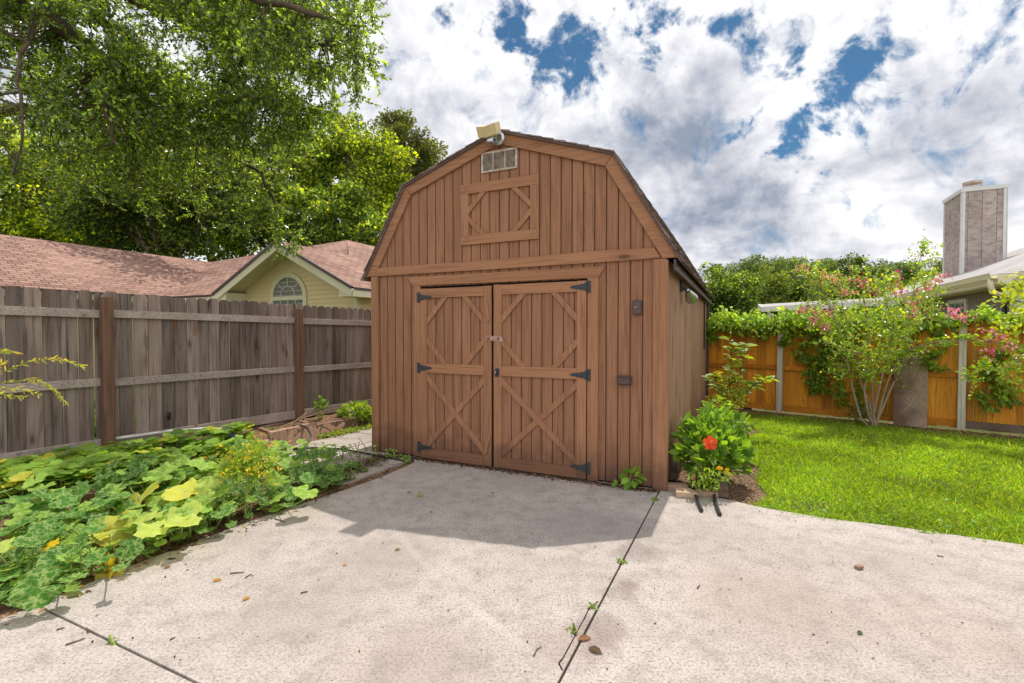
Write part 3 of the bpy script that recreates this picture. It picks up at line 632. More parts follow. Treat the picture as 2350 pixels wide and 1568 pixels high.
# switch box and outlet cover
b_ = MB(); b_.box(3.335, 3.425, -.03, -.001, 1.725, 1.865); b_.box(3.345, 3.415, -.036, -.0305, 1.735, 1.855, (1.5, 1.4, 1.4)); b_.box(3.37, 3.392, -.047, -.0365, 1.785, 1.80, (2, 1.8, 1.8))
b_.build('switch_box', MT['pipebrown'], shed, bevel=.003)
b_ = MB(); b_.tube([(3.362, -.037, 1.797), (3.362, -.040, 1.797)], .008, 10, (6, 6, 6)); b_.box(3.37, 3.39, -.0475, -.0471, 1.7935, 1.7965, (6, 6, 6)); b_.build('switch_marking', MT['pipebrown'], shed)
b_ = MB(); b_.box(3.185, 3.325, -.02, -.001, 1.02, 1.115); b_.prism([(3.19, 1.028), (3.32, 1.028), (3.312, 1.09), (3.198, 1.09)], -.05, -.0205, (1.3, 1.2, 1.2)); b_.box(3.182, 3.328, -.05, -.021, 1.092, 1.112, (.9, .9, .9)); b_.tube([(3.21, -.052, 1.045), (3.255, -.058, 1.038), (3.30, -.052, 1.045)], .012, 8, (1.6, 1.5, 1.5))
b_.build('outlet_cover', MT['pipebrown'], shed, bevel=.003)
# floodlight at the ridge
fx, fz = 1.835, 3.705
b_ = MB(); b_.tube([(fx + .02, -.032, fz), (fx + .02, -.060, fz)], .075, 20); b_.tube([(fx + .02, -.06, fz), (fx + .02, -.075, fz)], [.075, .05], 20); fl = b_.build('flood_light', MT['chrome'], shed, smooth=False)
b_ = MB(); b_.tube([(fx - .045, -.13, fz - .06), (fx - .045, -.13, fz + .03)], [.042, .044], 16); b_.tube([(fx - .045, -.13, fz + .03), (fx - .045, -.13, fz + .045)], [.044, .02], 16); b_.tube([(fx + .0, -.07, fz), (fx - .03, -.12, fz)], .014, 8); b_.build('motion_sensor', MT['chrome'], fl)
for (cx_, rot, w_) in ((fx - .115, -.10, .085), (fx + .0, .16, .15)):
    b_ = MB(); ax = np.array([math.cos(rot), 0, math.sin(rot)]) * w_ / 2; c_ = np.array([cx_, -.17, fz + .060 + (.030 if w_ > .15 else 0)])
    b_.obox(c_, ax, np.array([0, .055, .03]), np.array([0, -.03, .055]) * .9)
    b_.obox(c_ + np.array([0, -.046, -.026]), ax * .86, np.array([0, .002, .001]), np.array([0, -.024, .044]), (.7, .7, .8))
    b_.tube([c_ + np.array([0, .03, -.04]), np.array([fx, -.075, fz + .02])], .013, 8, (.75, .75, .75)); b_.build('lamp_head', MT['beige'], fl, bevel=.008)
# lamp and conduit under the side eave
b_ = MB(); b_.box(SW + .003, SW + .03, 1.15, 1.30, 2.04, 2.16, (.8, .8, .8)); b_.tube([(SW + .02, 1.22, 2.10), (SW + .07, 1.22, 2.05), (SW + .09, 1.30, 2.0)], .018, 8); el = b_.build('eave_lamp', MT['black'], shed)
b_ = MB(); b_.tube([(SW + .085, 1.22, 2.04), (SW + .10, 1.30, 2.0), (SW + .115, 1.40, 1.96)], [.03, .055, .075], 16, cap=False); b_.tube([(SW + .085, 1.22, 2.04), (SW + .08, 1.18, 2.06)], [.03, .012], 12); b_.build('reflector', MT['chrome'], el, smooth=True)
MB().box(SW + .003, SW + .028, 5.28, 5.36, 1.22, 2.14).build('conduit', MT['hose'], shed)
MB().box(SW + .002, SW + .05, SD - .12, SD + .02, .02, 2.16).build('back_corner_board', MT['pipebrown'], shed)
# ================================================================== grey picket fence
lfn = thing('picket_fence', 'weathered grey dog-eared picket fence on brown posts behind the garden bed', 'fence', (F1[0], F1[1], .2))
def fl_(t, o=0., z=0.): p = F1 + FDIR * t + np.array([FDIR[1], -FDIR[0]]) * o; return np.array([p[0], p[1], z])
def picket(mb, t0, t1, o0, o1, z0, z1, lean, c):
    w = t1 - t0; e = .028; pts = [(t0, z0), (t1, z0), (t1 + lean, z1 - e), (t1 - e + lean, z1), (t0 + e + lean, z1), (t0 + lean, z1 - e)]
    v = [fl_(t, o1, z) for t, z in pts] + [fl_(t, o0, z) for t, z in pts]; n = 6
    f = [tuple(range(n)), tuple(range(2 * n - 1, n - 1, -1))] + [(i, i + n, (i + 1) % n + n, (i + 1) % n) for i in range(n)]
    mb.add(v, f, c)
PT = [-4.88, -2.44, 0.02, 2.42, 4.82, 7.2]
for bi, (a, b) in enumerate(zip(PT[:-1], PT[1:])):
    mb = MB(); t = a - .005
    while t < b - .02:
        w = min(random.uniform(.134, .146), b - t); gp = random.choice([.004, .005, .005, .006, .007, .012]) if abs(t - (-.17)) > .08 else .022
        top = 1.995 - .018 * (t / 2.44) + random.uniform(-.012, .012)
        picket(mb, t, t + w - gp, -.065, -.047, .20, top, random.uniform(-.006, .006), rt(.58, 1.18)); t += w
    mb.build('picket_panel', MT['gray'], lfn, world=True)
    for (zz, sag) in ((1.755, 0), (.995, .0), (.30, 0)):
        h = .045; za = zz - .018 * (a / 2.44) * (1.6 if zz > 1.5 else .9) + random.uniform(-.008, .008); zb = zz - .018 * (b / 2.44) * (1.6 if zz > 1.5 else .9) + random.uniform(-.008, .008)
        MB().bar(fl_(a + .05, -.028, za), fl_(b - .05, -.028, zb), .088 if zz > .5 else .13, .036, (FDIR[1], -FDIR[0], 0), rt(.9, 1.1)).build('rail', MT['rail'], lfn, world=True, bevel=.003)
for t in PT:
    q = fl_(t, .02); tp = 1.93 - .018 * t / 2.44 + random.uniform(-.01, .01)
    MB().obox((q[0], q[1], (tp + .0) / 2), np.array([*FDIR, 0]) * .052, np.array([FDIR[1], -FDIR[0], 0]) * .050, (0, 0, tp / 2), rt(.92, 1.05)).build('post', MT['post'], lfn, world=True, bevel=.004)
# ================================================================== orange board fence
rfn = thing('board_fence', 'orange stained board fence with pale posts behind the lawn', 'fence', (RFO[0], RFO[1], 0))
def rl(t, o=0., z=0.): p = RFO + RFD * t + RFN * o; return np.array([p[0], p[1], z])
RT = [-7.77, -5.18, -2.59, 0, 2.59, 5.18, 7.7]
for a, b in zip(RT[:-1], RT[1:]):
    mb = MB(); t = a
    while t < b - .02:
        w = min(random.uniform(.135, .19), b - t)
        z0 = .015 + random.uniform(-.012, .012); z1 = 1.77 + random.uniform(-.02, .02); p0, p1 = rl(t + .002, -.055), rl(t + w - .002, -.055); c = rt(.62, 1.2); dpt = RFN * .016
        sh_ = random.choice([0, 0, 0, -.012])
        v = []
        for z in (z0, z1):
            for p, s_ in ((p0, 0), (p1, 0), (p1, 1), (p0, 1)): v.append((p[0] + dpt[0] * s_ + RFN[0] * sh_, p[1] + dpt[1] * s_ + RFN[1] * sh_, z))
        mb.add(v, [(0, 1, 2, 3), (7, 6, 5, 4), (0, 4, 5, 1), (1, 5, 6, 2), (2, 6, 7, 3), (3, 7, 4, 0)], c); t += w
    mb.build('board_panel', MT['orange'], rfn, world=True)
    for zz, hh, oo, mt in ((1.60, .075, -.018, 'orail'), (.86, .085, -.018, 'orail'), (.085, .12, -.014, 'orail' if a < 1 else 'timber')):
        MB().bar(rl(a + .05, oo, zz + random.uniform(-.015, .015)), rl(b - .05, oo, zz + random.uniform(-.015, .015)), hh, .038, (RFN[0], RFN[1], 0), rt(.85, 1.1)).build('rail', MT[mt], rfn, world=True, bevel=.003)
for t in RT:
    q = rl(t, .03); tp = 1.79; ln = random.uniform(-.02, .02)
    MB().obox((q[0], q[1], tp / 2), np.array([*RFD, 0]) * .048, np.array([*RFN, 0]) * .046, (RFD[0] * ln, RFD[1] * ln, tp / 2), rt(.92, 1.05)).build('post', MT['wpost'], rfn, world=True, bevel=.004)
# strand board and fallen timbers by the fence
bp = G(2088, 978, 0); tilt = .14
ob = MB(); c0 = np.array([bp[0] + .0, bp[1], .0]); ax = np.array([.80, -.60, 0]) * .215; up_ = np.array([-RFN[0] * tilt, -RFN[1] * tilt, 1.0]) * .65
pts = [(-1, 0), (1, -.02), (1.0, 1.0), (1.0, 2.0), (.2, 1.96), (-.55, 1.86), (-1.0, 1.70), (-1.03, 1.0)]
nrmv = nrm(np.cross(ax, up_)); v = [c0 + ax * a + up_ * b for a, b in pts]; v += [p + nrmv * .014 for p in v]; n = len(pts)
ob.add(v, [tuple(range(n)), tuple(range(2 * n - 1, n - 1, -1))] + [(i, i + n, (i + 1) % n + n, (i + 1) % n) for i in range(n)])
o = ob.build('strand_board', MT['osb']); tag(o, 'tall grey-brown strand board panel leaning against the orange fence', 'board')
for i, (a, b, lab) in enumerate([((1655, 948, 10.3), (1722, 925, 10.0), 'upper dark weathered plank lying tilted at the foot of the orange fence'), ((1660, 958, 10.0), (1726, 940, 9.8), 'lower dark weathered plank lying tilted at the foot of the orange fence')]):
    p, q = A(*a), A(*b); o = MB().bar(p, q, .12, .04, (-.3, -.8, .5), rt(.5, .8)).build('old_plank', MT['timber']); tag(o, lab, 'plank', 'planks by the orange fence')
# ================================================================== houses
HX = np.array([math.cos(R(-25.3)), math.sin(R(-25.3)), 0]); HN = np.array([-HX[1], HX[0], 0])
def roof_mesh(name, faces, mat, parent, thick=.04):
    off = np.array(parent.location); V = []; F = []; U = []
    for pts in faces:
        pts = [np.array(p, float) for p in pts]; n = nrm(np.cross(pts[1] - pts[0], pts[2] - pts[0]))
        if n[2] < 0: pts = pts[::-1]; n = -n
        h = nrm(np.cross((0, 0, 1), n)); s_ = np.cross(n, h); b = len(V)
        V += [tuple(p - off) for p in pts]; k = len(pts); F.append(tuple(range(b, b + k))); U += [(p @ h, p @ s_) for p in pts]
        V += [tuple(p - off - n * thick) for p in pts]; F.append(tuple(range(b + 2 * k - 1, b + k - 1, -1))); U += [(0, 0)] * k
        for i in range(k): F.append((b + i, b + i + k, b + (i + 1) % k + k, b + (i + 1) % k)); U += [(0, 0)] * 4
    me = bpy.data.meshes.new(name); me.from_pydata(V, [], F); uv = me.uv_layers.new(name='roof'); uv.data.foreach_set('uv', np.array(U, np.float32).ravel()); me.materials.append(mat)
    o = bpy.data.objects.new(name, me); COL.objects.link(o); o.parent = parent; return o
HO = np.array([-8.59, 14.0, 0])
def hp(s, d, z): return HO + HX * s + HN * d + np.array([0, 0, z])
lh = thing('house', 'cream sided house with red shingle roof and arched gable window beyond the grey fence', 'house', (HO[0], HO[1], 0))
ZEv = 2.65; GW = 5.2; AP = 3.97; k_ = (AP - ZEv) / (GW / 2)
pk_s, pk_d = .75, 4.45; pz = ZEv + k_ * pk_d
V0 = (-2.3, 0); wl = 3.45; wz = ZEv + k_ * wl
faces = [
 [hp(0, 0, ZEv), hp(GW / 2, 0, AP), hp(GW / 2, 4, AP), hp(0, 4, ZEv)],
 [hp(GW, 0, ZEv), hp(GW, 9, ZEv), hp(pk_s, 9, pz), hp(pk_s, pk_d, pz), hp(GW / 2, (AP - ZEv) / k_, AP), hp(GW / 2, 0, AP)],
 [hp(-2.3, .15, ZEv), hp(0.02, .15, ZEv), hp(GW / 2, GW / 2 + .12, AP), hp(pk_s, pk_d, pz), hp(-2.3 - wl, wl + .15, wz)],
 [hp(-2.3, .15, ZEv), hp(-2.3 - wl, wl + .15, wz), hp(-2.3 - wl, -14, wz), hp(-2.3, -14, ZEv)],
 [hp(-2.3 - wl, wl + .15, wz), hp(-2.3 - 2 * wl, wl, ZEv), hp(-2.3 - 2 * wl, -14, ZEv), hp(-2.3 - wl, -14, wz)],
 [hp(pk_s, pk_d, pz), hp(pk_s, 9, pz), hp(-5.5, 9, ZEv + .2), hp(-2.3 - wl, wl + .2, wz)]]
roof_mesh('roof', faces, MT['redroof'], lh)
def hb(name, a, b, w, t, up, mt, c=(1, 1, 1)): return MB().bar(a, b, w, t, up, c).build(name, MT[mt], lh, world=True)
fr = -HN
for (a, b) in ((hp(-.03, -.02, ZEv), hp(GW / 2, -.02, AP)), (hp(GW + .03, -.02, ZEv), hp(GW / 2, -.02, AP))):
    hb('barge_board', a + np.array([0, 0, -.15]), b + np.array([0, 0, -.15]), .19, .05, fr, 'cream'); hb('drip_edge', a + np.array([0, 0, -.015]) - HN * .02, b + np.array([0, 0, -.015]) - HN * .02, .07, .07, fr, 'pipebrown')
for (a, b, up) in ((hp(-2.3, .10, ZEv), hp(0, .10, ZEv), fr), (hp(-2.27, .1, ZEv), hp(-2.27, -14, ZEv), HX), (hp(GW + .02, 0, ZEv), hp(GW + .02, 9, ZEv), HX)):
    hb('fascia', a - np.array([0, 0, .14]), b - np.array([0, 0, .14]), .17, .04, up, 'cream'); hb('drip_edge', a - np.array([0, 0, .03]) + up * .015, b - np.array([0, 0, .03]) + up * .015, .06, .05, up, 'pipebrown')
# gable wall with laps
WD = .62; mb = MB(); wl0, wl1 = .50, GW - .42
for i in range(30):
    z0 = .2 + i * .125; z1 = z0 + .125; zt = min(z1, AP - .2)
    m0 = max(0, (z0 - (ZEv - .12)) / k_ - .0); a, b = max(wl0, m0), min(wl1, GW - m0)
    if b - a < .1 or z0 > AP: break
    mb.add([hp(a, WD - .022, z0), hp(b, WD - .022, z0), hp(b, WD, z1), hp(a, WD, z1), hp(a, WD + .02, z0), hp(b, WD + .02, z0)], [(0, 1, 2, 3), (0, 4, 5, 1)])
mb.build('gable_wall', MT['lap'], lh, world=True)
mb = MB()
for i in range(19):
    z0 = .2 + i * .125; z1 = z0 + .125; mb.add([hp(wl1 + .022, WD, z0), hp(wl1 + .022, 9, z0), hp(wl1, 9, z1), hp(wl1, WD, z1), hp(wl1 - .02, WD, z0), hp(wl1 - .02, 9, z0)], [(0, 1, 2, 3), (0, 4, 5, 1)])
mb.build('side_wall', MT['lap'], lh, world=True)
for s_ in (wl0, wl1):
    q = hp(s_, WD, 1.35); MB().obox(q, HX * .055, HN * .06, (0, 0, 1.25)).build('corner_board', MT['cream'], lh, world=True)
mb = MB(); mb.add([hp(wl0, WD, .2), hp(wl0, 3, .2), hp(wl0, 3, 2.6), hp(wl0, WD, 2.6)], [(0, 1, 2, 3)]); mb.add([hp(-2.9, 1.2, .2), hp(.5, 1.2, .2), hp(.5, 1.2, 2.6), hp(-2.9, 1.2, 2.6)], [(0, 1, 2, 3)]); mb.add([hp(-2.9, 1.2, .2), hp(-2.9, -14, .2), hp(-2.9, -14, 2.6), hp(-2.9, 1.2, 2.6)], [(0, 1, 2, 3)]); mb.build('wall', MT['lap'], lh, world=True)
mb = MB(); e_ = .05
mb.add([hp(.02, 0, ZEv - e_ - .06), hp(GW / 2, 0, AP - e_ - .08), hp(GW / 2, WD + .05, AP - e_ - .08), hp(.02, WD + .05, ZEv - e_ - .06)], [(0, 1, 2, 3)]); mb.add([hp(GW - .02, 0, ZEv - e_ - .06), hp(GW / 2, 0, AP - e_ - .08), hp(GW / 2, WD + .05, AP - e_ - .08), hp(GW - .02, WD + .05, ZEv - e_ - .06)], [(0, 1, 2, 3)])
mb.add([hp(-2.3, .1, ZEv - .2), hp(.0, .1, ZEv - .2), hp(0, 1.2, ZEv - .2), hp(-2.9, 1.2, ZEv - .2)], [(0, 1, 2, 3)]); mb.add([hp(GW + .02, 0, ZEv - .2), hp(GW + .02, 9, ZEv - .2), hp(wl1, 9, ZEv - .2), hp(wl1, 0, ZEv - .2)], [(0, 1, 2, 3)])
mb.build('soffit', MT['soffit'], lh, world=True)
for s0_, s1_ in ((.0, wl0), (GW, wl1)):     # boxed eave returns
    mb = MB(); v = []
    for d in (-.005, WD): v += [hp(s0_, d, ZEv - .22), hp(s1_, d, ZEv - .22), hp(s1_, d, ZEv - .12 + abs(s1_ - s0_) * k_ * .6), hp(s0_, d, ZEv - .08)]
    mb.add(v, [(0, 1, 2, 3), (7, 6, 5, 4), (0, 4, 5, 1), (1, 5, 6, 2), (2, 6, 7, 3), (3, 7, 4, 0)]); mb.build('eave_return', MT['cream'], lh, world=True)
# arched window
def onplane(u, v, d):
    dr_ = ray(u, v); P0 = HO + HN * d; t = ((P0 - CAM) @ HN) / (dr_ @ HN); q = CAM + dr_ * t; return (q - HO) @ HX, q[2]
sa, za = onplane(620.4, 681, WD - .03); sb, zb_ = onplane(703.7, 681, WD - .03); _, ztop = onplane(662, 626, WD - .03)
wc = (sa + sb) / 2; rx = (sb - sa) / 2; zs = (za + zb_) / 2; ry = ztop - zs
win = MB(); N_ = 20; fr_w = .13
def arc(r1, r2, z, n=N_): return [(wc + r1 * math.cos(math.pi * i / n), z + r2 * math.sin(math.pi * i / n)) for i in range(n + 1)]
oa, ia = arc(rx, ry, zs), arc(rx - fr_w, ry - fr_w, zs); y_ = WD - .055
v = [hp(s_, y_, z) for s_, z in oa] + [hp(s_, y_, z) for s_, z in ia] + [hp(s_, WD, z) for s_, z in oa] + [hp(s_, WD, z) for s_, z in ia]; k = N_ + 1
win.add(v, [(i, i + 1, k + i + 1, k + i) for i in range(N_)] + [(i, 2 * k + i, 2 * k + i + 1, i + 1) for i in range(N_)] + [(k + i, k + i + 1, 3 * k + i + 1, 3 * k + i) for i in range(N_)])
for s_ in (wc - rx + fr_w / 2, wc + rx - fr_w / 2): win.obox(hp(s_, y_ + .03, zs - .75), HX * fr_w / 2, HN * .03, (0, 0, .75))
win.obox(hp(wc, y_ + .03, zs - .045), HX * (rx - fr_w), HN * .028, (0, 0, .055)); win.obox(hp(wc, y_ + .03, zs - 1.5), HX * (rx), HN * .04, (0, 0, .05))
wf = win.build('window', MT['cream'], lh, world=True)
mb = MB(); ii = arc(rx - fr_w, ry - fr_w, zs); mb.add([hp(s_, y_ + .035, z) for s_, z in ii] + [hp(wc - rx + fr_w, y_ + .035, zs - 1.45), hp(wc + rx - fr_w, y_ + .035, zs - 1.45)], [tuple(range(len(ii) + 2))])
def sub(mbx, name, mt, par):
    off = np.array(lh.location); mbx.v = [tuple(np.array(p) - off) for p in mbx.v]; return mbx.build(name, MT[mt], par)
sub(mb, 'pane', 'glass', wf)
mb = MB(); r0 = (rx - fr_w) * .48
ar = [hp(wc + r0 * math.cos(math.pi * i / 12), y_ + .022, zs + r0 * math.sin(math.pi * i / 12)) for i in range(13)]
for a, b in zip(ar[:-1], ar[1:]): mb.bar(a, b, .025, .02, fr)
for a in (45, 90, 135): mb.bar(hp(wc + r0 * math.cos(R(a)), y_ + .022, zs + r0 * math.sin(R(a))), hp(wc + (rx - fr_w) * math.cos(R(a)), y_ + .022, zs + (ry - fr_w) * math.sin(R(a))), .025, .02, fr)
for q in (-.5, 0, .5): mb.bar(hp(wc + q * (rx - fr_w), y_ + .022, zs - .1), hp(wc + q * (rx - fr_w), y_ + .022, zs - 1.45), .022, .02, fr)
mb.bar(hp(wc - rx + fr_w, y_ + .024, zs - .75), hp(wc + rx - fr_w, y_ + .024, zs - .75), .03, .02, fr)
sub(mb, 'glazing_bars', 'white', wf)
# ---- right house
RC = np.array([10.4, 10.35, 0])
def rp(a, b, z): return RC + HX * a + HN * b + np.array([0, 0, z])
rh = thing('house', 'taupe house with grey shingle roof and tall chimney beyond the orange fence', 'house', (RC[0], RC[1], 0))
ze = 2.80; kk = .42
roof_mesh('roof', [[rp(0, 0, ze), rp(0, 16, ze), rp(4.6, 16, ze + 4.6 * kk), rp(4.6, 4.6, ze + 4.6 * kk)], [rp(0, 0, ze), rp(4.6, 4.6, ze + 4.6 * kk), rp(9.2, 4.6, ze + 4.6 * kk), rp(14, 0, ze)],
  [rp(4.6, 4.6, ze + 4.6 * kk), rp(4.6, 16, ze + 4.6 * kk), rp(9.2, 16, ze), rp(9.2, 4.6, ze + 4.6 * kk)]], MT['grayroof'], rh)
def rb(name, a, b, w, t, up, mt, c=(1, 1, 1)): return MB().bar(a, b, w, t, up, c).build(name, MT[mt], rh, world=True, bevel=.006)
rb('fascia', rp(0, 0, ze - .12), rp(0, 7, ze - .12), .20, .04, -HX, 'cream'); rb('fascia', rp(-.02, 0, ze - .12), rp(14, 0, ze - .12), .20, .04, -HN, 'cream')
gt = MB(); gp = [(-.03, -.10), (-.13, -.10), (-.155, .0), (-.165, .02), (-.15, .02), (-.12, -.085), (-.04, -.085)]
for b0, b1 in ((0., 6.9),):
    v = [rp(x, b0, ze + z - .0) for x, z in gp] + [rp(x, b1, ze + z - .0) for x, z in gp]; n = len(gp); gt.add(v, [(i, i + n, (i + 1) % n + n, (i + 1) % n) for i in range(n)] + [tuple(range(n)), tuple(range(2 * n - 1, n - 1, -1))])
gt.build('gutter', MT['cream'], rh, world=True)
gt = MB(); n = len(gp); v = [rp(a, q[0], ze + q[1]) for a in (.25, 8) for q in gp]; gt.add(v, [(i, i + n, (i + 1) % n + n, (i + 1) % n) for i in range(n)] + [tuple(range(n)), tuple(range(2 * n - 1, n - 1, -1))]); gt.build('gutter', MT['cream'], rh, world=True)
rb('soffit', rp(.22, 0.02, ze - .235), rp(.22, 6.9, ze - .235), .45, .02, (0, 0, 1), 'soffit'); rb('soffit', rp(.45, .22, ze - .232), rp(12, .22, ze - .232), .45, .02, (0, 0, 1), 'soffit')
mb = MB()
for i in range(40):
    b0 = .45 + i * .20; b1 = b0 + .188; mb.add([rp(.45, b0, 0), rp(.45, b1, 0), rp(.45, b1, 2.6), rp(.45, b0, 2.6)], [(0, 1, 2, 3)], rt(.96, 1.03)); mb.add([rp(.462, b0 - .02, 0), rp(.462, b1 + .02, 0), rp(.462, b1 + .02, 2.6), rp(.462, b0 - .02, 2.6)], [(0, 1, 2, 3)], (.5, .5, .55))
mb.build('side_wall', MT['taupe2'], rh, world=True)
mb = MB()
for i in range(40):
    b0 = .45 + i * .20; b1 = b0 + .188; mb.add([rp(b0, .45, 0), rp(b1, .45, 0), rp(b1, .45, 2.6), rp(b0, .45, 2.6)], [(0, 1, 2, 3)], rt(.96, 1.03)); mb.add([rp(b0 - .02, .462, 0), rp(b1 + .02, .462, 0), rp(b1 + .02, .462, 2.6), rp(b0 - .02, .462, 2.6)], [(0, 1, 2, 3)], (.5, .5, .55))
mb.build('front_wall', MT['taupe2'], rh, world=True)
MB().obox(rp(.43, .53, 1.3), HX * .02, HN * .10, (0, 0, 1.3)).obox(rp(.55, .43, 1.3), HX * .14, HN * .02, (0, 0, 1.3)).build('corner_board', MT['white'], rh, world=True)
def rwin(u0, u1, v0):
    P = []
    for u in (u0, u1):
        d = ray(u, v0); P0 = RC + HX * .45; t = ((P0 - CAM) @ HX) / (d @ HX); q = CAM + d * t; P.append(((q - RC) @ HN, q[2]))
    return P
(b0, zt), (b1, _) = rwin(2222, 2180, 673); zt = min(zt, 2.45)
w_ = MB(); cb = (b0 + b1) / 2; hw = abs(b1 - b0) / 2
for s_ in (-1, 1): w_.obox(rp(.43, cb + s_ * (hw - .05), zt - .6), HX * .03, HN * .05, (0, 0, .6))
w_.obox(rp(.43, cb, zt - .05), HX * .032, HN * (hw - .1), (0, 0, .05)); w_.obox(rp(.43, cb, zt - 1.2), HX * .05, HN * hw, (0, 0, .05)); w1 = w_.build('window', MT['white'], rh, world=True)
def sub2(mbx, name, mt, par):
    off = np.array(rh.location); mbx.v = [tuple(np.array(p) - off) for p in mbx.v]; return mbx.build(name, MT[mt], par)
sub2(MB().obox(rp(.445, cb, zt - .6), HX * .003, HN * (hw - .08), (0, 0, .55)), 'pane', 'glass', w1)
m_ = MB()
for s_ in (-.33, .33): m_.obox(rp(.438, cb + s_ * hw, zt - .6), HX * .004, HN * .012, (0, 0, .52))
m_.obox(rp(.438, cb, zt - .42), HX * .004, HN * (hw - .1), (0, 0, .012)); m_.obox(rp(.438, cb, zt - .75), HX * .005, HN * (hw - .1), (0, 0, .02)); sub2(m_, 'glazing_bars', 'white', w1)
m_ = MB(); m_.tube([rp(-.09, .12, ze - .10), rp(-.09, .12, ze - .25), rp(-.05, .14, ze - .38), rp(.12, .22, ze - .44), rp(.36, .34, ze - .50)], .055, 10); m_.build('downspout', MT['cream'], rh, world=True, smooth=True)
m_ = MB(); m_.tube([rp(.40, .9, ze - .28), rp(.38, .8, ze - .55), rp(.38, .75, ze - 1.2), rp(.38, .75, 0)], .04, 8); m_.build('drain_pipe', MT['hose'], rh, world=True, smooth=True)
m_ = MB(); m_.tube([rp(.3, .33, ze - .24), rp(.3, .33, ze - .30), rp(.3, .33, ze - .37), rp(.3, .33, ze - .40)], [.03, .10, .11, .05], 14); m_.build('soffit_lamp', MT['cream'], rh, world=True, smooth=True)
# chimney
ca0, ca1, cb0, cb1 = 1.65, 2.74, 7.2, 8.75; czt = 6.26
def cbx(a0, a1, b0, b1, z0, z1, mt, nm, m=None, c=(1, 1, 1)):
    return MB().obox(rp((a0 + a1) / 2, (b0 + b1) / 2, (z0 + z1) / 2), HX * (a1 - a0) / 2, HN * (b1 - b0) / 2, (0, 0, (z1 - z0) / 2), c)
off = np.array(rh.location)
m_ = MB(); rem = [0, .14, .50, .86, 1.09]
for i in range(4): m_.obox(rp(ca0 + (rem[i] + rem[i + 1]) / 2, (cb0 + cb1) / 2, (2.9 + czt) / 2), HX * ((rem[i + 1] - rem[i]) / 2 - .006), HN * (cb1 - cb0) / 2, (0, 0, (czt - 2.9) / 2), rt(.92, 1.06))
m_.obox(rp((ca0 + ca1) / 2, (cb0 + cb1) / 2, (2.9 + czt) / 2), HX * (.53), HN * ((cb1 - cb0) / 2 - .01), (0, 0, (czt - 2.95) / 2), (.4, .4, .4))
chm = m_.build('chimney', MT['taupe'], rh, world=True)
for (a, b, wa, wb) in ((ca0 - .003, cb0 - .003, .075, .11), (ca1 + .003, cb0 - .003, -.09, .06), (ca0 - .003, cb1, .04, -.05)):
    m_ = MB(); m_.obox(rp(a + wa / 2 - .01 * np.sign(wa), b - .012, (2.9 + czt) / 2), HX * abs(wa) / 2, HN * .016, (0, 0, (czt - 2.9) / 2)); m_.obox(rp(a - .012 * np.sign(wa), b + wb / 2 - .028 * np.sign(wb), (2.9 + czt) / 2), HX * .016, HN * abs(wb) / 2, (0, 0, (czt - 2.9) / 2)); sub2(m_, 'corner_board', 'white', chm)
m_ = MB(); m_.obox(rp((ca0 + ca1) / 2, (cb0 + cb1) / 2, czt + .0), HX * .60, HN * .83, (0, 0, .06)); m_.obox(rp((ca0 + ca1) / 2, (cb0 + cb1) / 2, czt + .08), HX * .30, HN * .40, (0, 0, .03)); sub2(m_, 'chimney_cap', 'white', chm)
m_ = MB(); cq = rp(ca0 + .42, cb0 + .55, 0); 
for z0, z1, r_ in ((czt + .1, czt + .16, .235), (czt + .30, czt + .37, .255)): m_.tube([cq + (0, 0, z0), cq + (0, 0, z1)], r_, 20, (1, 1, 1))
for i in range(24): a = 2 * math.pi * i / 24; m_.tube([cq + (math.cos(a) * .23, math.sin(a) * .23, czt + .14), cq + (math.cos(a) * .24, math.sin(a) * .24, czt + .32)], .006, 4)
sub2(m_, 'flue_cap', 'ventm', chm)
# porch roof on the far side
roof_mesh('porch_roof', [[rp(-4.2, 6.9, 2.50), rp(-.02, 6.9, 2.66), rp(-.02, 11.5, 3.0), rp(-4.2, 11.5, 2.85)]], MT['grayroof'], rh)
rb('porch_fascia', rp(-4.25, 6.87, 2.42), rp(-.05, 6.87, 2.58), .20, .05, -HN, 'white'); rb('porch_fascia', rp(-4.24, 6.9, 2.42), rp(-4.24, 11.5, 2.76), .20, .05, -HX, 'white')
for a in (-4.0, -1.9): MB().obox(rp(a, 7.1, 1.2), HX * .06, HN * .06, (0, 0, 1.2)).build('porch_post', MT['white'], rh, world=True)
MB().obox(rp(-1.9, 11.3, 1.2), HX * 2.0, HN * .05, (0, 0, 1.2), (.8, .8, .8)).build('porch_wall', MT['taupe2'], rh, world=True)
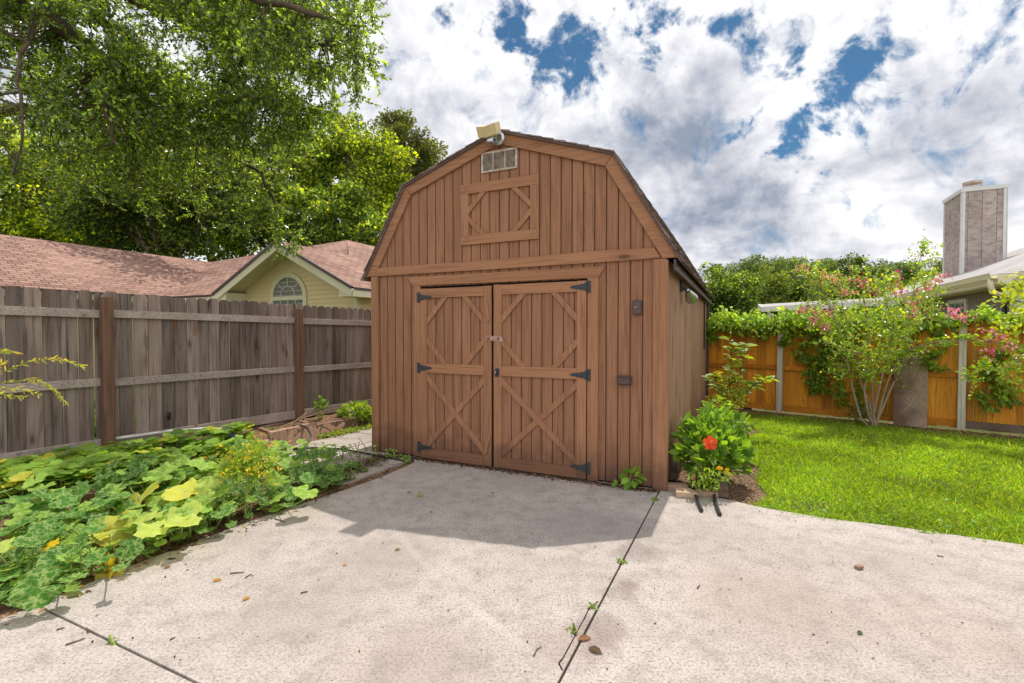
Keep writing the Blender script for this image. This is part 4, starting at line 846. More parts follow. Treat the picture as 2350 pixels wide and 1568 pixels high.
# ================================================================== vegetation helpers
def jit(n, c, v=.18, hv=.06):
    c = np.asarray(c, float); b = np.clip(rng.normal(1, v, (n, 1)), .45, 1.7); return np.clip(c[None] * b * (1 + rng.normal(0, hv, (n, 3))), .002, .95)
OV = np.array([(0, 0, 0), (-.26, .32, .06), (-.22, .70, .05), (0, 1, -.04), (.22, .70, .05), (.26, .32, .06)]); OVF = [(0, 5, 4, 3), (0, 3, 2, 1)]
LT = (1., 1., 1.)
SMALLF = [(0, 1, 2, 3)]; SM = np.array([(0, 0, 0), (.30, .5, .05), (0, 1, 0), (-.30, .5, .05)])
def mixcols(n, cols, w=None, v=.16):
    cols = np.asarray(cols, float); i = rng.choice(len(cols), n, p=w); return np.clip(cols[i] * np.array(LT) * np.clip(rng.normal(1, v, (n, 1)), .5, 1.6), .002, .95)
def prism_sticks(A_, B_, r):
    """thin 3-sided sticks from A to B"""
    D = B_ - A_; L = np.linalg.norm(D, axis=1); up = np.tile([[.1, .2, 1.]], (len(A_), 1)); FR = frames(D, up)
    a = np.array([0, 2.09, 4.19]); Tm = np.concatenate([np.stack([np.cos(a), np.zeros(3), np.sin(a)], 1), np.stack([.6 * np.cos(a), np.ones(3), .6 * np.sin(a)], 1)])
    F = [(0, 1, 4, 3), (1, 2, 5, 4), (2, 0, 3, 5)]; r = np.broadcast_to(r, (len(A_),))
    return inst(Tm, F, A_, FR, np.stack([r, L, r], 1))
def leaf_cloud(P, n_dir_bias=(0, 0, .6), size=.07, cols=None, w=None, tmpl=OV, F=OVF, dirs=None, sv_=.25, aspect=1., cm=None, droop=0.):
    n = len(P); D = dirs if dirs is not None else rv(n); D = D + np.array([0, 0, -droop]); N = rv(n) * .8 + np.array(n_dir_bias)
    s = size * np.clip(rng.normal(1, sv_, (n, 1)), .5, 1.6); C = mixcols(n, cols, w)
    if cm is not None: C = C * cm[:, None]
    return inst(tmpl, F, P, frames(D, N), np.concatenate([s * aspect, s, s], 1), C)
def ell_points(ells, n, shell=.35):
    vol = np.array([e[1][0] * e[1][1] * e[1][2] for e in ells]) ** .75; k = rng.choice(len(ells), n, p=vol / vol.sum()); d = rv(n); r = rng.uniform(shell, 1, (n, 1)) ** .6
    c = np.array([e[0] for e in ells])[k]; s = np.array([e[1] for e in ells])[k]; return c + d * r * s
GREENS = [(.075, .125, .022), (.115, .175, .028), (.17, .225, .035), (.05, .09, .02)]
def tree(name, label, base, trunk_top, tr, ells, nclump, nleaf, clr, ls, cols, w=None, group=None, cat='tree', tmpl=SM, F=SMALLF, limbs=8, mat='leafbg', bark='bark', shell=.35, sv2=.34):
    base = np.array([base[0], base[1], float(T(base[0], base[1])) - .02] if len(base) == 2 else base, float)
    t = thing(name, label, cat, base, 0, group); top = np.array(trunk_top, float)
    bend = np.array([random.uniform(-.3, .3), random.uniform(-.3, .3), 0]) * .5
    tp = [base + (top - base) * s + bend * math.sin(s * 3.1) for s in np.linspace(0, 1, 7)]
    tb = MB().tube(tp, [tr * (1.25 if s == 0 else 1 - .72 * s) for s in np.linspace(0, 1, 7)], 9); tb.build('trunk', MT[bark], t, world=True, smooth=True)
    Pc = ell_points(ells, nclump, shell)
    lm = MB()
    for i in rng.choice(nclump, min(limbs, nclump), replace=False):
        s = random.uniform(.35, .95); a = base + (top - base) * s + bend * math.sin(s * 3.1); b = Pc[i]; m1 = (a + b) / 2 + rv(1)[0] * .15 * np.linalg.norm(b - a) + (0, 0, .1 * np.linalg.norm(b - a))
        q = [(1 - u) ** 2 * a + 2 * u * (1 - u) * m1 + u * u * b for u in np.linspace(0, 1, 6)]; lm.tube(q, np.linspace(tr * .38, tr * .06, 6), 6)
    lm.build('limbs', MT[bark], t, world=True, smooth=True)
    cm = np.clip(rng.normal(1, sv2, nclump), .5, 1.5); idx = np.repeat(np.arange(nclump), nleaf); d = rv(len(idx)); r = rng.uniform(0, 1, (len(idx), 1)) ** .45
    cr_ = clr * np.clip(rng.normal(1, .25, nclump), .5, 1.6)
    P = Pc[idx] + d * r * cr_[idx][:, None] * np.array([1, 1, .68])
    lc = leaf_cloud(P, (0, 0, .55), ls, cols, w, tmpl, F, dirs=d + rv(len(idx)) * .9, cm=cm[idx])
    build_inst('crown', [lc], MT[mat], t); return t
LT = (1.2, 1.2, 1.0)
# ================================================================== near oak (overhanging from the left)
ob_ = np.array([-9.6, 7.6, .2])
oak = thing('oak_tree', 'large oak overhanging from the upper left with long leafy limbs', 'tree', ob_)
top = np.array([-9.2, 7.9, 4.2])
MB().tube([ob_, ob_ + (.05, .05, 1.5), ob_ + (.2, .1, 3), top], [.42, .34, .31, .27], 12).build('trunk', MT['bark'], oak, world=True, smooth=True)
LIMBS = [
 ([top, np.array([-8.2, 7.6, 6.3]), A(-40, -80, 7.0), A(95, 22, 7.0), A(150, 70, 7.3), A(210, 115, 7.6), A(268, 160, 8.0), A(330, 230, 8.6)], [.26, .21, .16, .125, .11, .095, .075, .04]),
 ([np.array([-8.2, 7.6, 6.3]), A(60, -70, 8), A(260, -20, 8.3), A(420, 45, 8.4), A(560, 90, 8.4), A(690, 110, 8.2), A(800, 95, 8.0)], [.17, .12, .09, .07, .055, .04, .02]),
 ([top, A(-120, 260, 9), A(60, 250, 9.4), A(200, 290, 10), A(330, 330, 10.4), A(480, 330, 10.6), A(600, 400, 10.8), A(650, 520, 11)], [.20, .14, .11, .09, .07, .05, .035, .015]),
 ([A(260, -20, 8.3), A(420, -40, 7.6), A(600, 0, 7.2), A(740, 40, 7.0), A(840, 60, 6.9)], [.09, .07, .05, .035, .015]),
 ([A(210, 115, 7.6), A(240, 220, 7.4), A(260, 330, 7.3)], [.06, .04, .02]),
 ([A(330, 330, 10.4), A(420, 250, 9.6), A(560, 230, 9.0), A(690, 250, 8.6)], [.06, .05, .035, .018]),
 ([A(95, 22, 7.0), A(40, 160, 6.4), A(60, 300, 6.3), A(30, 400, 6.4)], [.03, .022, .016, .01])]
lm = MB(); sk = []
for pts, rad in LIMBS:
    P_ = [np.array(p, float) for p in pts]; out = []; rr = []
    for i in range(len(P_) - 1):
        for s in np.linspace(0, 1, 5, endpoint=False): out.append(P_[i] * (1 - s) + P_[i + 1] * s + rv(1)[0] * .035); rr.append(rad[i] * (1 - s) + rad[i + 1] * s)
    out.append(P_[-1]); rr.append(rad[-1]); lm.tube(out, rr, 9); sk += [o_ for o_, r_ in zip(out, rr) if r_ < .12]
lm.build('limbs', MT['bark'], oak, world=True, smooth=True); sk = np.array(sk)
OE = [(A(330, 110, 8.6), (3.0, 2.2, 2.1)), (A(690, 110, 7.6), (1.15, 1.5, 1.35)), (A(90, 120, 7), (1.6, 1.4, 1.5)), (A(430, 360, 10.2), (2.3, 1.8, 1.75)), (A(600, 250, 8.8), (1.5, 1.4, 1.2)), (A(630, 500, 11), (.42, .5, .65)), (A(60, 330, 7.5), (.8, .9, .7)), (A(560, -40, 8), (2.2, 1.5, 1.0)), (A(240, 430, 10.5), (1.2, 1.0, .9))]
nb = 640; Bc = ell_points(OE, nb, .25)
Bc = np.concatenate([Bc, [A(835, 90, 6.8), A(850, 20, 6.8), A(838, 195, 7.2), A(815, 240, 7.4), A(780, 290, 7.6), A(845, 150, 7), A(700, 560, 11.2), A(665, 585, 11.2), A(640, 560, 11), A(800, 40, 6.9), A(820, 120, 7)]]); nb = len(Bc)
tw = []; TA = []; TB_ = []; sa_, sb_, sr_ = [], [], []
for b in Bc:
    j = np.argmin(np.linalg.norm(sk - b, axis=1) + rng.uniform(0, .5, len(sk))); a = sk[j]; dd = b - a; L = np.linalg.norm(dd)
    m1 = (a + b) / 2 + (0, 0, .12 * L) + rv(1)[0] * .12 * L; qs = [(1 - u) ** 2 * a + 2 * u * (1 - u) * m1 + u * u * b for u in np.linspace(0, 1, 8)]
    for k in range(7): sa_.append(qs[k]); sb_.append(qs[k + 1]); sr_.append(max(.004, .018 * (1 - k / 7.) * min(1, L)))
    e = nrm(qs[-1] - qs[-2]); 
    for q in range(13):
        s = random.uniform(.45, 1); o_ = qs[int(s * 7)] if s < 1 else qs[-1]; o_ = o_ + rv(1)[0] * .05
        d = nrm(e * .7 + rv(1)[0] * 1.0 + np.array([0, 0, .05])); TA.append(o_); TB_.append(o_ + d * random.uniform(.22, .48))
TA = np.array(TA); TB_ = np.array(TB_); nt_ = len(TA); NL = 20
u = np.tile(np.linspace(.12, 1, NL), nt_)[:, None]; P = np.repeat(TA, NL, 0) * (1 - u) + np.repeat(TB_, NL, 0) * u
dax = np.repeat((TB_ - TA) / np.linalg.norm(TB_ - TA, axis=1, keepdims=True), NL, 0)
per = np.cross(dax, rv(len(P))); per /= np.linalg.norm(per, axis=1, keepdims=True) + 1e-9
tm = np.repeat(np.clip(rng.normal(1, .22, nt_), .5, 1.5), NL); young = np.repeat(rng.random(nt_) < .22, NL)
lc = leaf_cloud(P, (0, 0, .5), .056, [(.075, .13, .032), (.15, .24, .045), (.32, .41, .06), (.05, .09, .028)], [.34, .26, .20, .20], dirs=dax * .75 + per * .8, cm=tm * np.where(young, 1.6, .95), aspect=.85)
build_inst('crown', [lc], MT['leaf'], oak)
stk = prism_sticks(np.concatenate([np.array(sa_), TA]), np.concatenate([np.array(sb_), TB_]), np.concatenate([np.array(sr_), np.full(nt_, .0028)]))
build_inst('twigs', [stk], MT['bark'], oak)
LT = (1.5, 1.38, 1.0)
# ================================================================== far trees, left
YG = [(.20, .29, .035), (.38, .46, .05), (.07, .13, .03), (.05, .09, .02)]; DG = [(.035, .07, .02), (.06, .11, .025), (.025, .05, .015), (.16, .22, .04)]; MG = [(.08, .14, .03), (.24, .32, .05), (.05, .095, .022), (.035, .07, .02)]
gl = 'trees beyond the red-roofed house'
tree('shade_tree', 'dark leafy tree with ivy-clad trunk rising behind the red roof ridge', A(392, 700, 23)[:2], A(385, 380, 23), .42, [(A(390, 400, 23), (3.4, 2.6, 2.6)), (A(250, 470, 23), (2.6, 2, 1.8)), (A(540, 450, 23), (2.4, 2, 2.2)), (A(395, 560, 22.7), (.7, .6, 1.2)), (A(390, 367, 18.1), (1.9, .9, .5)), (A(500, 390, 18.6), (1.2, .8, .5)), (A(300, 330, 17), (1.2, .7, .4))], 170, 190, .75, .19, DG, group=gl, limbs=16)
tree('shade_tree', 'bright green tree at the left edge above the red roof', A(40, 700, 26)[:2], A(30, 430, 26), .3, [(A(60, 440, 26), (3.6, 2.5, 2.8)), (A(0, 350, 26), (3, 2, 2))], 120, 170, .8, .19, YG, group=gl)
tree('shade_tree', 'mid green tree between the ivy-clad trunk and the left edge', A(180, 700, 31)[:2], A(180, 420, 31), .3, [(A(190, 470, 31), (4, 2.5, 3.4)), (A(130, 540, 30), (3.4, 2, 1.6))], 120, 170, .9, .22, MG, group=gl)
tree('shade_tree', 'yellow-green tree above the arched gable', A(640, 700, 27)[:2], A(640, 380, 27), .3, [(A(650, 430, 27), (3.2, 2.5, 3.2)), (A(700, 350, 27), (2.3, 2, 2.0)), (A(560, 520, 27), (2.0, 2, 1.3))], 150, 180, .8, .19, MG, group=gl)
tree('shade_tree', 'tall bright yellow-green tree left of the shed roof', A(800, 700, 26)[:2], A(800, 330, 26), .28, [(A(800, 400, 26), (2.4, 2, 3.0)), (A(860, 450, 26), (2.0, 2, 2.4)), (A(790, 310, 26), (1.2, 1.2, 1.2)), (A(890, 380, 26), (1.3, 1.5, 1.6))], 150, 180, .68, .18, YG, group=gl)
tree('shade_tree', 'dull olive tree whose crown shows highest against the clouds by the shed roof', A(930, 700, 34)[:2], A(930, 340, 34), .3, [(A(920, 340, 34), (2.2, 2, 2.0)), (A(970, 370, 34), (1.7, 1.5, 1.7)), (A(900, 290, 34), (1.2, 1.2, .7)), (A(930, 460, 34), (2.6, 2, 2.6))], 120, 190, .75, .2, [(.06, .085, .03), (.09, .115, .04)], group=gl)
tree('shade_tree', 'darker green tree low between the gable roof peak and the shed', A(760, 690, 23)[:2], A(770, 500, 23), .22, [(A(760, 500, 23), (2.2, 1.6, 1.6)), (A(840, 550, 22.5), (1.3, 1.2, 1.0))], 80, 170, .6, .17, MG, group=gl)
tree('shade_tree', 'deep green tree filling the gap behind the long red roof', A(490, 690, 33)[:2], A(490, 430, 33), .3, [(A(480, 480, 33), (5, 2.5, 3.6)), (A(300, 520, 33), (4.6, 2.5, 2.4))], 150, 160, 1.0, .25, DG, group=gl)
LT = (1.35, 1.3, 1.2)
# ================================================================== pine wood and trees, right
pg = 'pines along the skyline'
tp_px = [(1640, 640, 44), (1672, 622, 50), (1705, 603, 62), (1738, 592, 64), (1768, 600, 60), (1800, 596, 66), (1832, 590, 68), (1862, 594, 62), (1892, 602, 66), (1918, 600, 70), (1948, 592, 68), (1982, 598, 64), (2012, 600, 70), (2045, 604, 66), (2075, 606, 62), (2108, 608, 66), (2140, 598, 70), (2168, 604, 64), (1655, 650, 60)]
pine_lab = ['first', 'second', 'third', 'fourth', 'fifth', 'sixth', 'seventh', 'eighth', 'ninth', 'tenth', 'eleventh', 'twelfth', 'thirteenth', 'fourteenth', 'fifteenth', 'sixteenth', 'seventeenth', 'eighteenth']
for i, (u_, v_, Y) in enumerate(tp_px[:18]):
    tpp = A(u_, v_, Y); r_ = random.uniform(1.5, 2.3) * Y / 62
    el = [(tpp - (0, 0, 1.0), (r_ * .8, r_ * .8, 1.2)), (tpp - (random.uniform(-.6, .6), 0, 2.8), (r_, r_, 1.4)), (tpp - (random.uniform(-.6, .6), 0, 5.0), (r_ * .8, r_, 1.5))]
    tree('pine_tree', 'tall pine, %s from the shed along the distant wood edge' % pine_lab[i], (tpp[0], tpp[1]), tpp - (0, 0, 1), .20, el, 46, 100, .85, .26, [(.07, .115, .03), (.10, .15, .04), (.05, .085, .025)], group=pg, limbs=8)
for i, (u_, v_, Y, lab, cc) in enumerate([(1665, 660, 34, 'rounded bushy tree standing just right of the shed eave', MG), (1735, 650, 37, 'olive bushy tree in front of the pines, above the porch roof end', [(.12, .16, .035), (.09, .13, .03)]), (1800, 672, 38, 'low dark tree between the olive tree and the crape myrtle', DG), (1880, 672, 42, 'understorey tree behind the left half of the crape myrtle', MG), (1970, 678, 44, 'understorey tree behind the middle of the crape myrtle', DG), (2070, 680, 44, 'understorey tree close to the chimney house roof', MG)]):
    c = A(u_, v_, Y); tree('bushy_tree', lab, (c[0], c[1]), c, .2, [(c - (0, 0, .2), (2.4, 2, 1.6)), (c - (.5, 0, 1.6), (2.6, 2, 1.5)), (c + (.9, 0, -.6), (1.5, 1.5, 1.2))], 110, 130, .62, .2, cc, group='bushy trees below the pines', shell=.2)
b0_ = A(1690, 700, 78); b1_ = A(2200, 700, 78); P = np.stack([rng.uniform(b0_[0], b1_[0] + 5, 26000), rng.uniform(72, 84, 26000), rng.uniform(.2, 9.2, 26000)], 1)
o = build_inst('far_wood', [leaf_cloud(P, (0, 0, .3), .42, DG, tmpl=SM, F=SMALLF)], MT['leafbg']); tag(o, 'dark mass of woodland behind the pines', 'woodland', kind='stuff')
LT = (2.6, 2.2, 1.2)
# ================================================================== crape myrtle
cb = G(2003, 977, 0); cb[2] = -.03
cm_ = thing('crape_myrtle', 'multi-stemmed crape myrtle with pink flowers on the lawn before the orange fence', 'tree', cb)
stems = [[(0, 0), (1975, 960, 8.0), (1958, 900, 8.05), (1948, 845, 8.1), (1935, 780, 8.2), (1905, 700, 8.3), (1880, 640, 8.3)],
 [(0, 0), (1992, 950, 7.9), (1983, 900, 7.85), (1990, 850, 7.8), (1995, 780, 7.75), (1985, 690, 7.7), (1962, 630, 7.6)],
 [(0, 0), (2003, 945, 7.95), (2002, 880, 7.9), (2012, 820, 7.9), (2030, 730, 7.8), (2045, 650, 7.8)],
 [(0, 0), (2018, 940, 7.9), (2035, 880, 7.85), (2062, 820, 7.8), (2085, 730, 7.7), (2100, 650, 7.7), (2115, 575, 7.7)],
 [(0, 0), (2022, 945, 8.05), (2045, 890, 8.15), (2068, 845, 8.2), (2095, 770, 8.2), (2110, 700, 8.2), (2140, 640, 8.2)],
 [(0, 0), (2000, 940, 8.1), (1975, 880, 8.2), (1968, 830, 8.25), (1950, 760, 8.4), (1930, 690, 8.4), (1925, 640, 8.4)],
 [(0, 0), (2008, 930, 7.85), (2025, 860, 7.7), (2045, 800, 7.6), (2050, 740, 7.5), (2020, 660, 7.5)]]
sg = []; mb = MB()
for s_ in stems:
    pts = [cb + (random.uniform(-.05, .05), random.uniform(-.05, .05), .0)] + [A(*q) for q in s_[1:]]
    f_ = []
    for i in range(len(pts) - 1):
        for k in np.linspace(0, 1, 4, endpoint=False): f_.append(pts[i] * (1 - k) + pts[i + 1] * k)
    f_.append(pts[-1]); f_ = np.array(f_); f_[1:-1] = (f_[:-2] + f_[1:-1] * 2 + f_[2:]) / 4; n = len(f_); mb.tube(list(f_), list(np.linspace(.021, .004, n)), 7); sg.append(f_)
mb.build('trunk', MT['barkl'], cm_, world=True, smooth=True)
TA = []; TB_ = []; fl_p = []
def sprig(a, d, L): TA.append(a); TB_.append(a + d * L)
for f_ in sg:
    n = len(f_)
    for i in range(int(n * .42), n - 1):
        for k in range(5):
            out = nrm(np.array([f_[i][0] - 5.95, f_[i][1] - 7.95, 0])); d = nrm(rv(1)[0] * .8 + out * .35 + (0, 0, .45)); sprig(f_[i] + (f_[i + 1] - f_[i]) * random.random(), d, random.uniform(.18, .42))
    for k in range(5): sprig(f_[-1], nrm(rv(1)[0] * .5 + (0, 0, .8)), random.uniform(.08, .2))
    fl_p.append(f_[-1])
# long drooping flowering branch to the right
lb = [A(2055, 815, 7.7), A(2100, 797, 7.4), A(2160, 783, 7.1), A(2230, 780, 6.8), A(2300, 790, 6.6), A(2360, 800, 6.5)]; MB().tube(lb, [.012, .01, .009, .008, .006, .004], 6).build('branch', MT['barkl'], cm_, world=True, smooth=True)
for a, b in zip(lb[:-1], lb[1:]):
    for k in range(9 if a[0] < 7 else 12):
        p = a + (b - a) * k / 9.; sprig(p, nrm(np.array([.3, 0, random.choice([.8, -.8])]) + rv(1)[0] * .2), .07 if a[0] < 7.0 else random.uniform(.1, .35))
for q in [(2290, 770, 6.6), (2310, 850, 6.5), (2260, 840, 6.7), (2340, 880, 6.4), (2230, 870, 6.9), (2340, 830, 6.4)]:
    for k in range(10): sprig(A(*q), nrm(rv(1)[0] + (0, 0, .2)), random.uniform(.1, .3))
# arching side branches to the left
for s0, q in ((sg[0][12], [(1900, 760, 8.2), (1868, 725, 8.1), (1850, 700, 8.0)]), (sg[0][16], [(1880, 650, 8.3), (1850, 625, 8.2), (1830, 612, 8.1)]), (sg[1][14], [(1930, 800, 7.7), (1890, 780, 7.6)]), (sg[4][14], [(2120, 760, 8.1), (2140, 700, 8.0), (2158, 650, 7.9)])):
    pts = [s0] + [A(*x) for x in q]; MB().tube(pts, list(np.linspace(.009, .003, len(pts))), 6).build('branch', MT['barkl'], cm_, world=True)
    for a, b in zip(pts[:-1], pts[1:]):
        for k in range(10): sprig(a + (b - a) * k / 10., nrm(rv(1)[0] + (0, 0, .2)), random.uniform(.1, .3))
    fl_p.append(pts[-1])
TA = np.array(TA); TB_ = np.array(TB_); NL = 13; u = np.tile(np.linspace(.1, 1, NL), len(TA))[:, None]; P = np.repeat(TA, NL, 0) * (1 - u) + np.repeat(TB_, NL, 0) * u + rng.normal(0, .008, (len(TA) * NL, 3))
dax = np.repeat((TB_ - TA) / (np.linalg.norm(TB_ - TA, axis=1, keepdims=True) + 1e-9), NL, 0); per = np.cross(dax, rv(len(P))); per /= np.linalg.norm(per, axis=1, keepdims=True) + 1e-9
build_inst('foliage', [leaf_cloud(P, (0, 0, .7), .043, [(.09, .17, .03), (.13, .22, .035), (.06, .12, .028), (.22, .2, .05)], [.4, .33, .2, .07], dirs=dax * .4 + per, aspect=1.1)], MT['leaf'], cm_)
build_inst('twigs', [prism_sticks(TA, TB_, .002)], MT['barkl'], cm_)
LT = (1., 1., 1.)
FL = [(2165, 635, 7.9), (2150, 648, 7.9), (2128, 662, 7.9), (2058, 632, 7.8), (2050, 655, 7.8), (2062, 670, 7.8), (2008, 668, 7.6), (1965, 645, 7.6), (1985, 655, 7.6), (1942, 672, 8.0), (1890, 632, 8.2), (1912, 640, 8.3), (1845, 712, 8.0), (1872, 725, 8.1), (1900, 718, 8.1), (2092, 695, 8.0), (2095, 715, 8.0), (2110, 732, 8.1), (2142, 733, 8.1), (2200, 722, 7.2), (2188, 715, 7.2), (2212, 730, 7.2), (1890, 752, 7.9), (1868, 738, 8.0), (2290, 775, 6.6), (2318, 792, 6.5), (2270, 765, 6.7), (2275, 812, 6.6), (1840, 618, 8.1)]
for q in FL:
    c = A(*q); build_inst('flower_cluster', [leaf_cloud(c + rng.normal(0, 1, (26, 3)) * [.05, .045, .04], (0, 0, .3), .042, [(.85, .16, .28), (.85, .28, .38), (.90, .40, .42), (.7, .10, .2)], aspect=1.5)], MT['petal'], cm_)
for u_, v_, Y in [(2115, 560, 7.7), (2100, 590, 7.7), (2130, 595, 7.7), (1835, 615, 8.1), (1850, 625, 8.15), (1870, 655, 8.2), (1925, 650, 8.3), (1905, 665, 8.2), (1945, 640, 8), (1990, 640, 7.6), (1975, 700, 7.6), (1880, 700, 8.1), (1860, 700, 8.0), (2040, 690, 7.8), (1955, 620, 7.6), (1940, 660, 8.0)]:
    build_inst('seed_head', [leaf_cloud(A(u_, v_, Y) + rng.normal(0, 1, (40, 3)) * [.06, .05, .09], (0, 0, .5), .020, [(.35, .26, .10), (.28, .30, .09), (.40, .20, .11)], aspect=1.8)], MT['petal'], cm_)
sb = G(1975, 970, 0); skp = sb + rng.normal(0, 1, (260, 3)) * [.13, .10, .09] + (0, 0, .18)
build_inst('suckers', [leaf_cloud(skp, (0, 0, .6), .045, [(.12, .18, .05), (.07, .12, .03)])], MT['leaf'], cm_)
LT = (2.3, 1.9, 1.0)
# ================================================================== vines on the orange fence
def vine(label, segs_, strands, grp='climbing vines on the orange fence'):
    P = []
    for (t0, t1, zc, sz, so, n) in segs_:
        t = rng.uniform(t0, t1, n); lump = .05 * np.sin(t * 5.1) + .04 * np.sin(t * 11.3 + 1)
        o_ = rng.normal(.02, so, n); z = zc + lump + rng.normal(0, sz, n) - np.abs(o_) * .35; q = RFO[None] + RFD[None] * t[:, None] + RFN[None] * o_[:, None]; P.append(np.c_[q, z])
    mb = MB()
    for (t, za, zb, w, n) in strands:
        s = rng.random(n); tt = t + .10 * np.sin(s * 5 + t) * (w / .1) + rng.normal(0, w, n) * (1 - .4 * s); o_ = rng.normal(.07, .045, n); q = RFO[None] + RFD[None] * tt[:, None] + RFN[None] * o_[:, None]; P.append(np.c_[q, za + (zb - za) * s])
        cl = [rl(t + .10 * math.sin(s_ * 5 + t) * (w / .1), .03, za + (zb - za) * s_) for s_ in np.linspace(0, 1.03, 10)]; mb.tube(cl, .006, 5)
    P = np.concatenate(P); c = P.mean(0); th = thing('climbing_vine', label, 'vine', (c[0], c[1], 0), 0, grp)
    mb.tube([rl(segs_[0][0], .0, segs_[0][2] - .05), rl((segs_[0][0] + segs_[-1][1]) / 2, .04, segs_[0][2] - .02), rl(segs_[-1][1], .0, segs_[-1][2] - .05)], .012, 6)
    mb.build('stem', MT['bark'], th, world=True)
    n = len(P); D = rv(n) * .8 + np.array([-.1, -.3, -.7]); N = rv(n) * .6 + np.array([RFN[0] * .6, RFN[1] * .6, .7])
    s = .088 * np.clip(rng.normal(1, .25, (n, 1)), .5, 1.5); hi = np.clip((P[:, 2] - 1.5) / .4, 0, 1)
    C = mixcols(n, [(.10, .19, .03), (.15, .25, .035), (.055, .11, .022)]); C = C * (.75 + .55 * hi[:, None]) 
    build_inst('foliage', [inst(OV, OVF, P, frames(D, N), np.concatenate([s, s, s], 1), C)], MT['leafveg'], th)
vine('thick vine draped over the orange fence between the shed and the crape myrtle', [(-3.6, -.3, 1.80, .095, .14, 3300), (-.5, 1.9, 1.78, .11, .15, 2600), (-3.6, -.2, 1.62, .07, .08, 500)], [(-2.2, 1.6, 1.1, .16, 150), (.12, 1.7, 1.3, .07, 110), (.75, 1.7, .45, .14, 760), (1.05, 1.65, .25, .07, 210), (.45, 1.7, 1.0, .10, 180), (.60, .9, .42, .06, 60), (1.3, 1.0, .25, .055, 90), (-1.5, 1.6, 1.35, .15, 140)])
vine('bright vine trailing over the fence top right of the crape myrtle', [(1.8, 3.4, 1.80, .05, .10, 700), (3.3, 5.8, 1.76, .095, .13, 1900)], [(2.35, 1.75, 1.35, .07, 110), (2.25, 1.3, .95, .08, 130), (3.0, 1.3, .45, .10, 300), (2.85, .7, .35, .06, 60), (3.8, 1.6, 1.2, .12, 150), (4.4, 1.4, .9, .12, 160)])
# branch with pale leaves entering at the right edge
rb_ = thing('tree_branch_plant', 'slender yellow-green sapling at the right edge above the fence', 'sapling', (A(2390, 800, 7.2)[0], 7.2, 0))
pts = [np.array([A(2390, 800, 7.2)[0], 7.2, 0]), A(2390, 800, 7.2), A(2370, 700, 7.0), A(2330, 690, 6.9), A(2290, 675, 6.8)]; MB().tube(pts, [.03, .02, .012, .007, .003], 6).tube([A(2370, 700, 7), A(2350, 660, 6.9), A(2325, 640, 6.8)], [.01, .006, .003], 5).tube([A(2380, 760, 7.1), A(2335, 760, 7), A(2300, 745, 6.9)], [.01, .006, .003], 5).build('stem', MT['bark'], rb_, world=True)
lp = np.concatenate([A(u_, v_, Y) + rng.normal(0, 1, (n, 3)) * [s, .08, s * .7] for u_, v_, Y, s, n in [(2330, 690, 6.9, .10, 60), (2300, 680, 6.8, .06, 30), (2340, 650, 6.9, .10, 60), (2355, 720, 7, .09, 60), (2320, 745, 6.9, .12, 60), (2365, 690, 7, .10, 50)]])
build_inst('foliage', [leaf_cloud(lp, (0, 0, .6), .075, [(.20, .28, .035), (.13, .21, .03)])], MT['leafveg'], rb_)
LT = (1.45, 1.42, .9)
# ================================================================== lawn grass
def in_lawn(x, y):
    m = np.zeros_like(x, bool); L = LAWN
    for (a, b), (c, d) in zip(L[:-1], L[1:]): m |= (x >= a) & (x < c) & (y > b + (d - b) * (x - a) / (c - a) - .02 + .025 * np.sin(x * 23) + .03 * np.sin(x * 9 + 1) - .035 * (rng.random(len(x)) < .3))
    rfd = (x - RFO[0]) * RFN[0] + (y - RFO[1]) * RFN[1]
    qx = (x - SH[0]) * sx[0] + (y - SH[1]) * sx[1]; qy = (x - SH[0]) * sy[0] + (y - SH[1]) * sy[1]
    edge = 4.42 + .12 * np.sin(qy * 2.1) + .06 * np.sin(qy * 5.7)
    worn = np.clip(1.25 - 1.2 * np.clip(np.sin(x * 2.1 + 2) * np.sin(y * 2.6 + x) + np.sin(x * 5.3) * np.sin(y * 4.7) * .4 - .45, 0, 1), .25, 1)
    thin = rng.random(len(x)) < worn * np.clip((rfd - .25 - .12 * np.sin(x * 3)) / .5, .06, 1)
    return m & (rfd > .05) & (qx > edge) & (y < 11.5) & thin
n = 620000; gx = rng.uniform(1.7, 9.5, n); gy = rng.uniform(2.2, 11.2, n); keep = in_lawn(gx, gy); gx, gy = gx[keep], gy[keep]
dd_ = np.hypot(gx, gy); kp = rng.random(len(gx)) < np.clip(6.5 / dd_, .4, 1) ** 1.5; gx, gy = gx[kp], gy[kp]; n = len(gx)
BL = np.array([(-.5, 0, 0), (.5, 0, 0), (.42, .55, .08), (-.42, .55, .08), (0, 1, .28)]); BLF = [(0, 1, 2, 3), (3, 2, 4)]
BLF = [(0, 1, 2, 3)]; BL4 = np.array([(-.5, 0, 0), (.5, 0, 0), (.25, 1, .15), (-.25, 1, .15)])
pat = .5 + .5 * np.sin(gx * 2.3 + 1.5 * np.sin(gy * 1.7)) * np.sin(gy * 2.9 + np.sin(gx * 3.1)); 
D = rv(n) * np.array([.9, .9, .35]) + np.array([0, 0, .62]); N = rv(n) + np.array([0, 0, .4]); hgt = .042 * np.clip(rng.normal(1, .35, n), .35, 2.2)
long_ = rng.random(n) < .05; hgt = np.where(long_, hgt * 1.8, hgt); wd = np.where(long_, .006, .0062) * np.clip(dd_[kp] / 4.5, 1, 1.7)
C = mixcols(n, [(.16, .26, .028), (.21, .31, .035), (.11, .20, .025), (.30, .28, .10)], [.37, .30, .27, .06], v=.3) * (.72 + .42 * pat[:, None])
